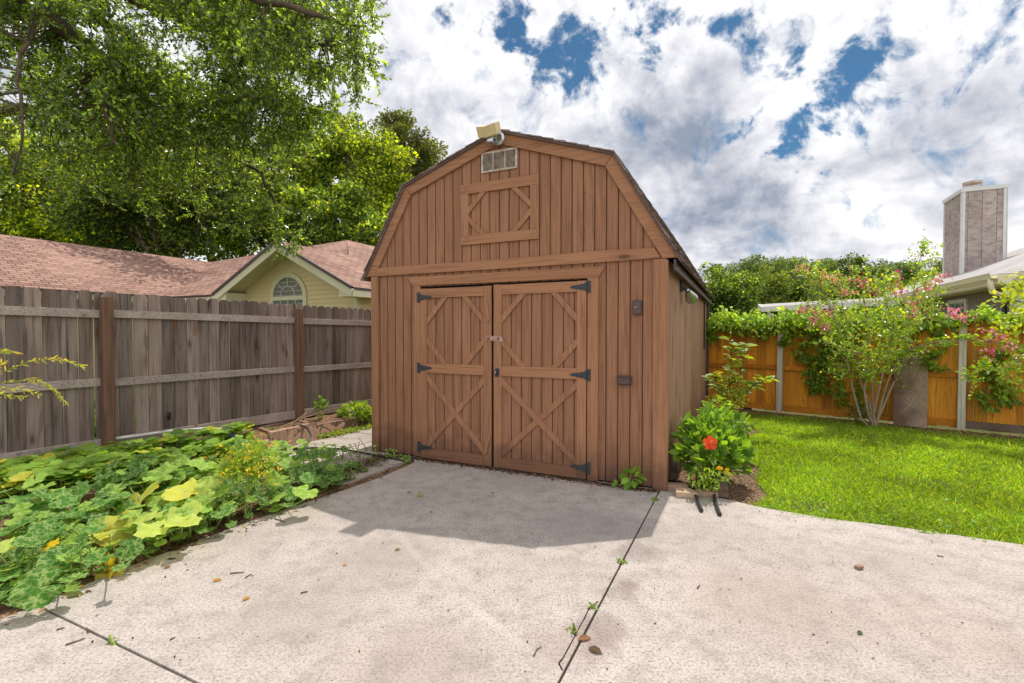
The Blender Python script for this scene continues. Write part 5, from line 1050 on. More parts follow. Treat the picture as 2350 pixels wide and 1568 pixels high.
o = build_inst('grass', [inst(BL4, BLF, np.c_[gx, gy, np.full(n, -.03)], frames(D, N), np.stack([wd, hgt, hgt], 1), C)], MT['grass']); tag(o, 'bright green lawn grass between the patio and the orange fence', 'grass', kind='stuff')
n = 16000; gx = rng.uniform(1.7, 8, n); gy = rng.uniform(2.4, 7, n); keep = in_lawn(gx, gy); edge_ = np.full(n, 9.)
for (a, b), (c, d) in zip(LAWN[:-1], LAWN[1:]): edge_ = np.where((gx >= a) & (gx < c), gy - (b + (d - b) * (gx - a) / (c - a)), edge_)
keep &= rng.random(n) < np.clip(1.1 - edge_ * 1.2, .08, 1); gx, gy = gx[keep], gy[keep]; n = len(gx)
P = np.c_[gx, gy, -.03 + rng.uniform(.015, .045, n)]
o = build_inst('clover', [leaf_cloud(P, (0, 0, 2.5), .024, [(.14, .24, .035), (.09, .18, .03)], tmpl=OV, F=OVF, aspect=1.9, dirs=rv(n) * [1, 1, .2])], MT['grass']); tag(o, 'low broad-leaved weeds mixed into the lawn by the patio edge', 'weeds', kind='stuff')
# grass in the neighbour's yard seen through fence gaps
n = 30000; t_ = rng.uniform(-4, 5, n); o_ = rng.uniform(-2.4, -.15, n); q = F1[None] + FDIR[None] * t_[:, None] + np.array([[FDIR[1], -FDIR[0]]]) * o_[:, None]
o = build_inst('neighbour_grass', [inst(BL4, BLF, np.c_[q, np.full(n, .2)], frames(rv(n) * .5 + [0, 0, 1.], rv(n)), np.tile([[.01, .07, .07]], (n, 1)), mixcols(n, [(.16, .26, .03), (.2, .3, .04)]))], MT['grass']); tag(o, 'grass of the neighbouring yard behind the grey fence', 'grass', kind='stuff')
LT = (1.3, 1.25, 1.0)
# ================================================================== bush, saplings and small plants by the shed
def bush(name, label, cat, base, blobs, n, size, cols, w=None, mat='leafveg', stemc='bark', aspect=1., nst=14, group=None, bias=(0, 0, .9), tmpl=OV, F=OVF, shell=.45, smat=None):
    th = thing(name, label, cat, base, 0, group); P = ell_points(blobs, n, shell); b = np.array(base, float); mb = MB()
    for i in range(nst):
        e = P[rng.integers(n)]; m1 = b * .5 + e * .5 + rv(1)[0] * .04; m1[2] = max(m1[2], b[2]); mb.tube([b + (random.uniform(-.03, .03), random.uniform(-.03, .03), -.02), m1, e], [.009, .006, .003], 5)
    mb.build('stems', MT[smat or stemc], th, world=True)
    D = P - (b + [0, 0, .1]); D /= np.linalg.norm(D, axis=1, keepdims=True) + 1e-9
    build_inst('foliage', [leaf_cloud(P, bias, size, cols, w, dirs=D + rv(n) * .7 + [0, 0, -.25], aspect=aspect, tmpl=tmpl, F=F)], MT[mat], th); return th
hb_ = G(1632, 1110, -.02)
hib = bush('hibiscus_bush', 'leafy hibiscus bush with one red flower beside the shed corner', 'bush', hb_, [(A(1632, 1020, 4.95), (.34, .30, .24)), (A(1600, 1050, 4.8), (.20, .2, .16)), (A(1668, 1050, 4.95), (.22, .25, .18)), (A(1650, 975, 5.1), (.22, .22, .16)), (A(1590, 1000, 4.95), (.13, .15, .16))], 900, .098, [(.10, .21, .03), (.15, .28, .035), (.065, .14, .025)], [.4, .35, .25], aspect=1.05)
fc = A(1629, 1017, 4.52); mb = MB()
PET = np.array([(0, 0, 0), (-.32, .45, .12), (-.40, .85, .05), (-.1, 1.02, -.05), (.15, 1.0, -.02), (.42, .82, .05), (.33, .42, .12)]); PF = [(0, 6, 5, 4), (0, 4, 3, 2), (0, 2, 1, 0)]
PF = [(0, 6, 5, 4), (0, 4, 3, 2)]
ax_ = nrm([-.1, -.8, .25]); e1 = nrm(np.cross(ax_, (0, 0, 1))); e2 = np.cross(e1, ax_); Dp = np.array([nrm(e1 * math.cos(a) + e2 * math.sin(a) + ax_ * .25) for a in np.linspace(0, 2 * math.pi, 6)[:5] + .3])
build_inst('flower', [inst(PET, PF, np.tile(fc, (5, 1)), frames(Dp, np.tile(ax_, (5, 1)) + rv(5) * .3), np.tile([[.075, .068, .05]], (5, 1)), jit(5, (.95, .085, .02), .15))], MT['petal'], hib)
MB().tube([fc, fc + ax_ * .05, fc + ax_ * .075 + (0, 0, .015)], [.004, .003, .004], 6).build('stamen', MT['beige'], hib, world=True)
MB().tube([hb_ + (0, -.08, 0), (hb_ + fc) / 2 + (-.02, -.1, 0), fc], [.006, .005, .004], 6).build('flower_stalk', MT['bark'], hib, world=True)
sp_b = G(1665, 960, -.02)
th = thing('sapling', 'thin upright sapling with pale glossy leaves behind the hibiscus', 'sapling', sp_b)
SP = [[sp_b, A(1668, 900, 7.4), A(1680, 830, 7.3), A(1677, 775, 7.3)], [sp_b, A(1690, 890, 7.3), A(1706, 830, 7.3), A(1712, 785, 7.3)], [sp_b, A(1700, 905, 7.2), A(1740, 880, 7.1), A(1768, 868, 7.1)], [sp_b, A(1650, 900, 7.4), A(1640, 870, 7.4), A(1635, 860, 7.4)]]
mb = MB(); LP = []; LD = []
for s_ in SP:
    mb.tube(s_, [.012, .008, .005, .003], 6)
    for a, b in zip(s_[:-1], s_[1:]):
        for k in range(11): LP.append(a + (b - a) * (k / 11.)); LD.append(nrm(np.array([random.choice([-1, 1]), random.uniform(-.6, .6), random.uniform(-.1, .3)])))
mb.build('stem', MT['bark'], th, world=True); LP = np.array(LP); LD = np.array(LD); k_ = LP[:, 2] > .35; LP, LD = LP[k_], LD[k_]
LP = np.repeat(LP, 2, 0) + rng.normal(0, .02, (len(LP) * 2, 3)); LD = np.repeat(LD, 2, 0) + rv(len(LD) * 2) * .5
build_inst('foliage', [leaf_cloud(LP, (0, 0, 2.), .125, [(.17, .26, .06), (.26, .34, .06), (.10, .19, .04)], dirs=LD, aspect=1.05)], MT['leafveg'], th)
bush('shrub', 'small-leaved yellow-green shrub between the sapling and the shed wall', 'shrub', G(1665, 955, -.02), [(A(1675, 890, 7.25), (.22, .2, .28)), (A(1660, 920, 7.2), (.28, .2, .15)), (A(1690, 920, 7.1), (.18, .15, .12)), (A(1645, 925, 7.2), (.12, .1, .1))], 1300, .034, [(.26, .30, .05), (.34, .32, .06), (.14, .18, .04)], aspect=1.5)
bush('shrub', 'leafy green growth just behind the hibiscus against the shed wall', 'shrub', G(1650, 1010, -.02), [(A(1648, 948, 6.2), (.22, .2, .20)), (A(1690, 975, 6.0), (.2, .2, .13))], 260, .09, [(.16, .27, .03), (.11, .2, .03)])
# little flowering weeds before the bush
wb = G(1610, 1118, -.02); th = bush('flowering_weed', 'low spindly weed with tiny orange flowers in front of the hibiscus', 'weed', wb, [(A(1605, 1095, 4.5), (.12, .1, .06)), (A(1640, 1090, 4.5), (.14, .1, .08)), (A(1618, 1115, 4.45), (.14, .08, .03))], 260, .05, [(.22, .34, .05), (.15, .25, .04)], aspect=.5, smat='stem')
for q in [(1651, 1074, 4.45), (1672, 1088, 4.5), (1668, 1080, 4.5)]:
    c = A(*q); build_inst('flower', [leaf_cloud(c + rng.normal(0, .006, (14, 3)), (0, -.8, .4), .022, [(.85, .38, .02)], aspect=1.6)], MT['petal'], th)
# weeds at the foot of the doors wall
for lab, q, n, s_, rr in [('broad-leaved weed sprouting at the foot of the shed wall near its right corner', (1448, 1090, 4.80), 22, .085, .07), ('single round-leaved seedling left of the broad-leaved weed at the shed wall', (1407, 1100, 4.9), 3, .06, .02), ('trailing weed at the foot of the shed wall left of the left door', (905, 1040, 5.95), 46, .035, .10), ('smaller weed at the foot of the shed by the left door hinge', (935, 1050, 5.85), 30, .03, .07)]:
    c = A(*q); gq = np.array([c[0], c[1] - .02, 0]); bush('weed', lab, 'weed', gq, [(c - (0, .05, 0), (rr, .04, rr * .9))], n, s_, [(.12, .26, .03), (.17, .32, .04)], nst=6, smat='stem', group='weeds along the shed', aspect=1.2)
for lab, q, n, s_ in [('grass tuft in the patio joint by the shed corner', (1505, 1148), 40, .05), ('green weed in the middle of the patio joint', (1430, 1292), 26, .028), ('tiny weed in the crack beside the patio joint', (1362, 1395), 12, .022), ('small weed low in the crack near the brown leaves', (1312, 1448), 16, .022), ('grass tuft in the left patio joint', (262, 1475), 8, .02), ('tiny sprout on the shaded concrete left of the doors', (965, 1140), 12, .025)]:
    c = G(*q, .0); bush('weed', lab, 'weed', c, [(c + (0, 0, .014), (.03, .03, .014))], n, s_, [(.15, .26, .04), (.10, .19, .03)], nst=3, smat='stem', group='weeds in the patio joints', aspect=.7, shell=.1)
# edging by the hibiscus
def brickobj(name, label, cat, c, ang, l, w, h, mat, tint=(1, 1, 1), grp=None, z=0., poly=None, bev=.006):
    ax = np.array([math.cos(R(ang)), math.sin(R(ang)), 0]); ay = np.array([-ax[1], ax[0], 0]); mbx = MB()
    if poly: mbx.zprism([tuple((np.array([c[0], c[1], 0]) + ax * a + ay * b)[:2]) for a, b in poly], z, z + h, tint)
    else: mbx.obox((c[0], c[1], z + h / 2), ax * l / 2, ay * w / 2, (0, 0, h / 2), tint)
    o = mbx.build(name, MT[mat], bevel=bev); tag(o, label, cat, grp); return o
brickobj('edging_brick', 'pink brick lying flat against the shed corner post', 'brick', G(1548, 1122), -12, .24, .10, .05, 'brick', (.95, .9, .9), 'edging pieces by the hibiscus')
brickobj('edging_paver', 'buff paver with a cut corner beside the two black hoses', 'paver', G(1574, 1138), -14, .2, .15, .055, 'stonep', (1.05, 1, 1), 'edging pieces by the hibiscus', poly=[(-.095, -.075), (.10, -.075), (.10, -.02), (.04, .075), (-.06, .075), (-.095, .02)])
brickobj('edging_brick', 'brick half hidden by weeds between the two black hoses', 'brick', G(1620, 1138), -14, .2, .09, .045, 'brick', (1, 1, 1), 'edging pieces by the hibiscus')
p, q = G(1655, 1143, .0), G(1640, 1070, .0); o = MB().bar(p + (0, 0, .06), q + (.02, .1, .06), .125, .11, (0, 0, 1), rt(.8, 1.)).build('landscape_timber', MT['timber'], bevel=.008); tag(o, 'dark weathered timber edging the hibiscus bed on the lawn side', 'timber')
p, q = G(1545, 1105, .0), G(1553, 1060, .0); o = MB().bar(p + (0, 0, .05), q + (0, .05, .05), .08, .08, (0, 0, 1), rt(.6, .8)).build('landscape_timber', MT['timber'], bevel=.008); tag(o, 'short dark timber against the shed side wall behind the pink brick', 'timber')
for lab, px in (('left of two short black hose ends poking onto the patio', [(1592, 1118, .03), (1597, 1138, .03), (1603, 1155, .02), (1610, 1172, .018)]), ('right curving black hose end poking onto the patio', [(1641, 1110, .05), (1639, 1130, .03), (1641, 1150, .02), (1647, 1168, .018), (1652, 1181, .018)])):
    pts = [G(u_, v_, z_) for u_, v_, z_ in px]; o = MB().tube(pts, .0165, 10).build('hose_end', MT['hose'], smooth=False); tag(o, lab, 'hose', 'hose ends by the hibiscus')
# ================================================================== garden bed
def lobed(n=40, lobes=5, depth=.10, ser=.035, nots=.8):
    r = []; 
    for i in range(n):
        a = 2 * math.pi * i / n; x = 1 - depth * (1 - math.cos(lobes * a)) * .5 * 1.6 + ser * math.cos(a * 17 + random.random()); back = max(0, 1 - abs(a - math.pi) / .38); x *= 1 - nots * back ** 1.2; r.append(.55 * x)
    return r
def leafdisc(r, cup=.10, ruf=.03):
    n = len(r); V = [(0, 0, 0)]; U = [(0, 0)]
    for k, s in enumerate((.4, .75, 1.)):
        for i in range(n):
            a = 2 * math.pi * i / n; x, y = math.sin(a) * r[i] * s, math.cos(a) * r[i] * s
            z = cup * (s ** 1.6) * (1 if k < 2 else .75) + ruf * s * math.sin(a * 5 + 1) + (ruf * .8 * math.sin(a * 9 + 2) if k == 2 else 0); V.append((x, y, z)); U.append((x, y))
    F = [(0, 1 + (i + 1) % n, 1 + i) for i in range(n)]
    for k in range(2):
        for i in range(n): a, b = 1 + k * n + i, 1 + k * n + (i + 1) % n; F.append((a, b, b + n, a + n))
    return np.array(V), F, np.array(U)
SQ = [leafdisc(lobed(48, 5, .08, .04), .10, .030), leafdisc(lobed(48, 5, .12, .045), .04, .045), leafdisc(lobed(48, 7, .07, .035), .14, .03), leafdisc(lobed(48, 5, .06, .03), -.05, .045)]
HT = [leafdisc([.50 * (1 - .72 * max(0, 1 - abs(a - math.pi) / .45) ** 1.3) * (1 + .28 * max(0, math.cos(a)) ** 6) * (.93 + .07 * math.cos(3 * a)) for a in np.linspace(0, 2 * math.pi, 24, endpoint=False)], .05, .03), leafdisc([.5 * (1 - .6 * max(0, 1 - abs(a - math.pi) / .5) ** 1.3) * (1 + .45 * max(0, math.cos(a)) ** 8) for a in np.linspace(0, 2 * math.pi, 24, endpoint=False)], .10, .02)]
def build_discs(name, lv, mat, parent):
    """lv: list of (pos, dir, normal, size, colour, template)"""
    parts = []
    for tpl in {id(l[5][0]): l[5] for l in lv}.values():
        L = [l for l in lv if l[5][0] is tpl[0]]; P = np.array([l[0] for l in L]); s = np.array([[l[3]] * 3 for l in L]); parts.append(inst(tpl[0], tpl[1], P, frames(np.array([l[1] for l in L]), np.array([l[2] for l in L])), s, np.array([l[4] for l in L]), tpl[2]))
    return build_inst(name, parts, MT[mat], parent, smooth=True)
GR = (.06, .17, .025); GP = (.22, .36, .05); YL = (.56, .53, .07); YP = (.42, .50, .09); DK = (.06, .15, .03); YY = (.60, .42, .02)
def z1p(x, y): return (x / 3.079, 940 + y / 3.079)
def z2p(x, y): return (391.7 + x / 4.0, 940 + y / 4.0)
plants = [
 ('squash_plant', 'mottled green squash at the near left corner of the bed', [(z1p(120, 1090), 88, GR), (z1p(400, 1070), 78, GR), (z1p(270, 1260), 108, GR), (z1p(510, 1205), 56, GR), (z1p(690, 1050), 68, GR), (z1p(560, 960), 56, GR), (z1p(230, 935), 75, GR), (z1p(20, 1180), 70, GR), (z1p(30, 960), 70, YP), (z1p(860, 1110), 44, DK), (z1p(150, 1000), 60, DK)]),
 ('squash_plant', 'blue-green mottled squash with large leaves left of the yellowing one', [(z1p(210, 700), 104, GR), (z1p(500, 640), 95, GR), (z1p(110, 840), 90, GR), (z1p(330, 850), 68, GR), (z1p(480, 760), 66, GR), (z1p(480, 900), 66, GP), (z1p(20, 720), 60, GR), (z1p(740, 650), 68, GR), (z1p(640, 850), 60, GR), (z1p(380, 760), 60, DK), (z1p(620, 740), 55, DK)]),
 ('squash_plant', 'yellowing squash with broad pale yellow leaves at the bed edge', [(z1p(980, 650), 105, YL), (z1p(850, 835), 108, YL), (z1p(1085, 850), 86, YP), (z1p(1290, 815), 84, YP), (z1p(1290, 600), 92, YL), (z1p(1050, 750), 75, YP), (z1p(915, 985), 66, GR), (z1p(1180, 740), 60, GP), (z1p(1400, 640), 80, YP), (z1p(1360, 690), 60, GP), (z1p(720, 890), 50, YL)]),
 ('squash_plant', 'pale mottled squash spreading behind the yellowing one', [(z1p(780, 530), 78, GR), (z1p(960, 445), 72, GR), (z1p(1150, 455), 66, GP), (z1p(1060, 530), 66, GP), (z1p(1250, 530), 60, GP), (z1p(900, 400), 50, DK), (z1p(850, 600), 50, GR), (z2p(290, 490), 64, GP), (z2p(60, 470), 50, GP), (z2p(430, 580), 50, GP), (z2p(60, 600), 55, GR), (z2p(240, 640), 50, GP)]),
 ('squash_plant', 'dark mottled squash beside the orange-yellow flowering plant', [(z2p(100, 760), 88, YL), (z2p(490, 950), 70, GR), (z2p(130, 960), 76, YP), (z2p(260, 900), 70, GP), (z2p(520, 700), 55, DK), (z2p(450, 760), 60, GP), (z2p(790, 760), 50, DK), (z2p(1000, 650), 48, GP), (z2p(900, 580), 40, YP), (z2p(970, 810), 50, GP), (z2p(860, 850), 40, DK), (z2p(330, 720), 60, YP)]),
 ('squash_plant', 'squash sprawling toward the paver path at the bed far end', [(z2p(940, 460), 82, GP), (z2p(1090, 500), 60, GP), (z2p(1240, 750), 66, GP), (z2p(1120, 780), 52, GR), (z2p(1430, 640), 66, GR), (z2p(1320, 400), 52, DK), (z2p(1400, 520), 52, DK), (z2p(1240, 340), 44, DK), (z2p(650, 350), 52, GR), (z2p(800, 350), 46, GP), (z2p(1000, 340), 50, GP), (z2p(1180, 420), 44, DK), (z2p(1150, 610), 44, DK), (z2p(1280, 640), 48, GR), (z2p(1100, 880), 36, DK), (z2p(1450, 420), 26, DK), (z2p(1690, 500), 18, DK), (z2p(1600, 590), 16, GR), (z2p(1730, 430), 12, DK)])]
for nm, lab, lst in plants:
    lv = []; mb = MB(); pos = []
    for (uv, spx, col) in lst:
        edge = dE(*Gt(uv[0], uv[1], .0)[:2]); h = .10 + .20 * random.random() if edge > .05 else .05 + .03 * random.random()
        if spx < 30: h = .05
        p = Gt(uv[0], uv[1], h); s = spx / FPX * p[1] * random.uniform(.78, .98); n = nrm(np.array([random.uniform(-.5, .5), random.uniform(-1.2, -.25), 1.0])); pos.append((p, s, col, n, h))
    base = np.mean([q[0] for q in pos], 0); base[2] = float(T(base[0], base[1])); th = thing(nm, lab, 'plant', base, 0, 'squash plants in the garden bed')
    extra = []
    for k in range(len(pos) * 7):     # smaller lower leaves between
        p, s, col, n, h = random.choice(pos); q = p + np.array([random.uniform(-.28, .28), random.uniform(-.15, .3), 0]); 
        if dE(q[0], q[1]) < -.02: continue
        hh = random.uniform(.05, .24); q[2] = float(T(q[0], q[1])) + hh; extra.append((q, s * random.uniform(.32, .68), tuple(np.array(random.choice([GR, DK, GP, GP, (.20, .33, .05)])) * random.uniform(.8, 1.2)), nrm(np.array([random.uniform(-.5, .5), random.uniform(-.9, .2), 1.])), hh))
    for p, s, col, n, h in pos + extra:
        a = random.uniform(0, 6.28) if random.random() < .35 else random.gauss(-1.9, .8); d = np.array([math.cos(a), math.sin(a), random.uniform(-.25, .05)]); c = tuple(np.clip(np.array(col) * random.uniform(.85, 1.2), 0, .9))
        lv.append((p, d, n, s, c, random.choice(SQ))); g = np.array([p[0] + random.uniform(-.08, .08), p[1] + random.uniform(0, .12), 0]); de_ = max(0, .12 - dE(g[0], g[1])); g = g + np.array([-EDIR[1], EDIR[0], 0]) * de_; g[2] = float(T(g[0], g[1])) - .01 if dE(g[0], g[1]) > 0 else .008; mb.tube([g, (g + p) / 2 + (0, .02, .01), p], [.006, .005, .004], 6)
    prev = base + (0, 0, .02)
    for p, s, col, n, h in pos[:6]:
        e = np.array([p[0], p[1], float(T(p[0], p[1])) + .015]); mb.tube([prev, (prev + e) / 2 + (random.uniform(-.05, .05), .03, .01), e], .0065, 6); prev = e
    build_discs('foliage', lv, 'leafmot', th); mb.build('stems', MT['stem'], th, world=True, smooth=True)
# yellow curled leaf, blossom
yc = thing('squash_blossom', 'curled bright yellow squash leaf hanging onto the concrete', 'leaf', Gt(*z1p(770, 1190), 0)); p = Gt(*z1p(765, 1140), .045); MB().tube([p, p + (-.12, .02, -.02), p + (-.24, .06, -.03)], .005, 6).build('petiole', MT['stem'], yc, world=True)
build_discs('blade', [(p, np.array([.5, -.6, -.8]), np.array([-.6, -.6, .5]), .20, YY, SQ[2]), (p + (.03, -.02, -.03), np.array([.8, -.3, -.3]), np.array([.1, -.5, .7]), .15, (.55, .42, .04), SQ[0])], 'leafmot', yc)
p = Gt(*z1p(345, 965), .15); o = build_discs('squash_blossom', [(p, np.array([1, -.2, .2]), np.array([0, -.5, .8]), .11, (.75, .52, .02), SQ[3])], 'petal', None); tag(o, 'yellow squash blossom among mottled leaves at the left of the bed', 'flower')
# sweet potato ground cover
lv = []; n = 0
for k in range(9000):
    u_, v_ = random.uniform(-60, 575), random.uniform(975, 1150)
    lim = 1165 - .19 * max(u_, 0); 
    if v_ > lim: continue
    p = Gt(u_, v_, .0); 
    if dF(p[0], p[1]) < .22 or dE(p[0], p[1]) < .35: continue
    if math.sin(p[0] * 3.1) * math.sin(p[1] * 2.7 + 1) > .55 and random.random() < .7: continue
    if n > 1150: break
    n += 1; h = random.uniform(.06, .20); q = p + (0, 0, h); a = random.gauss(-1.6, 1.2)
    lv.append((q, np.array([math.cos(a), math.sin(a), -.1]), nrm([random.uniform(-.35, .35), random.uniform(-.5, .25), 1.]), random.uniform(.085, .15), tuple(mixcols(1, [(.15, .26, .045), (.20, .31, .06), (.11, .20, .045), (.36, .36, .05)], [.4, .32, .22, .06])[0]), random.choice(HT)))
o = build_discs('sweet_potato_vines', lv, 'leafveg', None); tag(o, 'ground cover of heart-shaped sweet potato leaves along the grey fence', 'ground cover', kind='stuff')
P = np.array([l[0] for l in lv]); B = P.copy(); B[:, 2] = T(P[:, 0], P[:, 1]) - .01; B[:, :2] += rng.normal(0, .03, (len(P), 2)); o = build_inst('vine_stems', [prism_sticks(B, P, .003)], MT['stem']); tag(o, 'tangle of thin stems under the heart-shaped leaves', 'ground cover', kind='stuff')
# extra understorey for the whole bed
lv = []
for k in range(420):
    x, y = random.uniform(-5, -1.4), random.uniform(2.0, 5.6)
    if dE(x, y) < .12 or dF(x, y) < .2: continue
    q = np.array([x, y, float(T(x, y)) + random.uniform(.03, .12)]); a = random.uniform(0, 6.28); lv.append((q, np.array([math.cos(a), math.sin(a), 0]), nrm([random.uniform(-.5, .5), random.uniform(-.5, .5), 1.]), random.uniform(.09, .18), tuple(np.array(random.choice([GR, DK, GP, GR])) * random.uniform(.8, 1.2)), random.choice(SQ)))
o = build_discs('low_squash_leaves', lv, 'leafmot', None); tag(o, 'small low squash leaves filling gaps under the larger ones', 'ground cover', kind='stuff')
LT = (1., 1., 1.)
# litter and straw on the beds
n = 9000; x = rng.uniform(-6, -.9, n); y = rng.uniform(1.8, 8.5, n); e_, f_ = dE(x, y), dF(x, y); k_ = (e_ > -.12) & (f_ > .02) & ((y < 5.6) | (f_ < .55)) ; x, y = x[k_], y[k_]; n = len(x); z = np.where(dE(x, y) > 0, T(x, y), .0) + .008
o = build_inst('leaf_litter', [leaf_cloud(np.c_[x, y, z], (0, 0, 3.), .045, [(.30, .18, .09), (.20, .11, .06), (.42, .28, .15), (.10, .06, .04)], dirs=rv(n) * [1, 1, .15], aspect=.6)], MT['leafbg']); tag(o, 'dry leaves and straw littering the garden bed soil', 'litter', kind='stuff')
n = 5200; t = rng.random(n); a0 = np.array(shw(.35, -.05)); a1 = np.array([-2.4, 3.4]); pth = a0[None] * (1 - t[:, None]) + a1[None] * t[:, None]; wv = .045 + .05 * (t < .45); q = pth + rng.normal(0, 1, (n, 2)) * wv[:, None] * np.array([1, .6]) + np.array([-.05, 0]) + np.array([[-.1, 0]]) * np.sin(t * 3.1)[:, None]
n2_ = 2600; t = rng.uniform(.3, 3.6, n2_); q2 = np.array([shw(a, -.03 - abs(random.gauss(0, .05))) for a in t]); n3_ = 1500; rr_ = np.array([shw(random.uniform(3.66, 4.5), random.uniform(-.1, 2.5)) for _ in range(n3_)])
rf_t = rng.uniform(-4, 5, 3500); q4 = RFO[None] + RFD[None] * rf_t[:, None] + RFN[None] * rng.uniform(.0, .6, (3500, 1)); q = np.concatenate([q, q2]); zz = np.full(len(q), .005)
o = build_inst('mulch', [leaf_cloud(np.c_[q, zz], (0, 0, 2.5), .022, [(.14, .075, .05), (.085, .05, .035), (.24, .15, .10), (.05, .03, .022)], dirs=rv(len(q)) * [1, 1, .2], aspect=1.)], MT['leafbg']); tag(o, 'reddish brown mulch along the patio edge and the shed foot', 'mulch', kind='stuff')
q5 = np.concatenate([rr_, q4]); o = build_inst('wood_chips', [leaf_cloud(np.c_[q5, np.full(len(q5), -.02)], (0, 0, 2.5), .035, [(.20, .13, .09), (.12, .075, .05), (.34, .26, .2)], dirs=rv(len(q5)) * [1, 1, .2], aspect=.8)], MT['leafbg']); tag(o, 'wood chips and debris at the foot of the orange fence', 'mulch', kind='stuff')
LT = (1.2, 1.2, 1.)
# pepper plant, yellow flowering plant, fern-like sprays
pb = Gt(125, 1040); bush('pepper_plant', 'broad bright leaves of a pepper plant in front of the grey fence at left', 'plant', pb, [(pb + (0, 0, .22), (.28, .15, .12)), (pb + (.18, .1, .22), (.16, .1, .1))], 95, .15, [(.17, .30, .04), (.12, .23, .035)], smat='stem', aspect=.9)
yb = G(565, 1190, .0); yb[2] = .0
yf = thing('flowering_plant', 'upright plant with masses of small yellow flowers at the patio edge', 'plant', yb); mb = MB(); yc_ = [A(550, 1060, 4.1), A(590, 1050, 4.15), A(570, 1085, 4.0), A(540, 1090, 4.05), A(605, 1085, 4.1), A(575, 1040, 4.15), A(530, 1060, 4.1)]
hub = yb + (.0, .02, .20); mb.tube([yb, yb + (-.01, 0, .1), hub], [.010, .009, .008], 7)
LP = []
for c in yc_:
    mb.tube([hub, (hub + c) / 2 + rv(1)[0] * .03, c], [.007, .005, .003], 6)
    for k in range(9): e = c + rv(1)[0] * [.13, .10, .09]; mb.tube([(hub + 2 * c) / 3, e], [.003, .0015], 4); LP.append(e + rng.normal(0, .025, (16, 3)))
mb.build('stem', MT['stem'], yf, world=True); LP = np.concatenate(LP); build_inst('foliage', [leaf_cloud(LP, (0, 0, .5), .042, [(.20, .32, .03), (.14, .25, .03)], aspect=.55)], MT['leafveg'], yf)
LT = (1., 1., 1.)
for c in yc_: build_inst('flower_cluster', [leaf_cloud(c + rng.normal(0, 1, (44, 3)) * [.08, .07, .06] + (0, 0, .03), (0, 0, .3), .036, [(.90, .62, .02), (.85, .45, .02), (.8, .68, .05)], aspect=.6)], MT['petal'], yf)
fb = np.array([-4.4, 3.1, float(T(-4.4, 3.1))])
fe = thing('feathery_plant', 'fine yellow-green sprays arching in at the left edge before the fence', 'plant', fb); mb = MB(); LP = []; LD = []
for px in ([(-60, 900, 3.4), (-10, 862, 3.35), (60, 832, 3.3), (115, 823, 3.3), (150, 828, 3.28), (190, 842, 3.25)], [(-60, 900, 3.4), (0, 880, 3.3), (60, 872, 3.25), (95, 875, 3.2), (125, 895, 3.2), (152, 925, 3.2)], [(-60, 900, 3.4), (0, 890, 3.3), (50, 895, 3.3), (90, 905, 3.25)], [(-60, 880, 3.4), (-20, 850, 3.4), (8, 830, 3.4)], [(-60, 830, 3.4), (-10, 808, 3.3), (28, 808, 3.3)], [(-60, 910, 3.4), (0, 905, 3.3), (60, 912, 3.3)]):
    pts = [A(*q) for q in px]; f_ = []
    for i in range(len(pts) - 1):
        for s in np.linspace(0, 1, 6, endpoint=False): f_.append(pts[i] * (1 - s) + pts[i + 1] * s)
    f_.append(pts[-1]); mb.tube(f_, list(np.linspace(.0035, .0012, len(f_))), 5)
    for i in range(1, len(f_)):
        t = nrm(f_[i] - f_[i - 1])
        for k in range(3): LP.append(f_[i] * random.random() + f_[i - 1] * 0 + f_[i] * 0 if False else f_[i - 1] + (f_[i] - f_[i - 1]) * random.random()); LD.append(nrm(t * 1.2 + rv(1)[0] * .75))
mb.tube([fb, A(-150, 980, 3.5), A(-60, 900, 3.4)], [.008, .006, .0035], 6)
mb.build('stem', MT['stem'], fe, world=True); LP, LD = np.array(LP), np.array(LD); build_inst('foliage', [leaf_cloud(LP, (0, 0, .5), .042, [(.42, .48, .05), (.50, .42, .10)], dirs=LD, aspect=.26)], MT['grass'], fe)
# far bed plants beside the path
def fpt(t, o, z): p = F1 + FDIR * t + np.array([FDIR[1], -FDIR[0]]) * o; return np.array([p[0], p[1], z])
c = A(815, 945, 7.9); bush('leafy_plant', 'sunlit yellow-green leafy plant in the raised bed near the shed', 'plant', (c[0], c[1], .15), [(c, (.24, .2, .13)), (A(840, 950, 8.1), (.2, .2, .12))], 420, .085, [(.26, .36, .04), (.19, .30, .035)], smat='stem', aspect=1.2)
c = A(735, 930, 7.6); bush('leafy_plant', 'small dark green seedling by the second fence post in the raised bed', 'plant', (c[0], c[1], .15), [(c, (.09, .08, .10))], 50, .07, [(.13, .24, .04)], smat='stem')
c = A(690, 985, 6.9); bush('leafy_plant', 'round-leaved plant beside the block planter', 'plant', (c[0] - .25, c[1], .1), [(c + (-.35, 0, -.02), (.2, .1, .05))], 60, .06, [(.15, .27, .05)], smat='stem', aspect=1.7)
n = 700; s_ = rng.random(n); a_ = G(735, 1006); b_ = G(860, 978); q = a_[None] * (1 - s_[:, None]) + b_[None] * s_[:, None] + rng.normal(0, 1, (n, 3)) * [.07, .05, 0] + [0, 0, .03]
o = build_inst('creeping_weeds', [leaf_cloud(q, (0, 0, 1.5), .035, [(.17, .27, .04), (.28, .30, .06)], aspect=1.5)], MT['leafveg']); tag(o, 'creeping weeds between the block border and the pavers', 'weeds', kind='stuff')
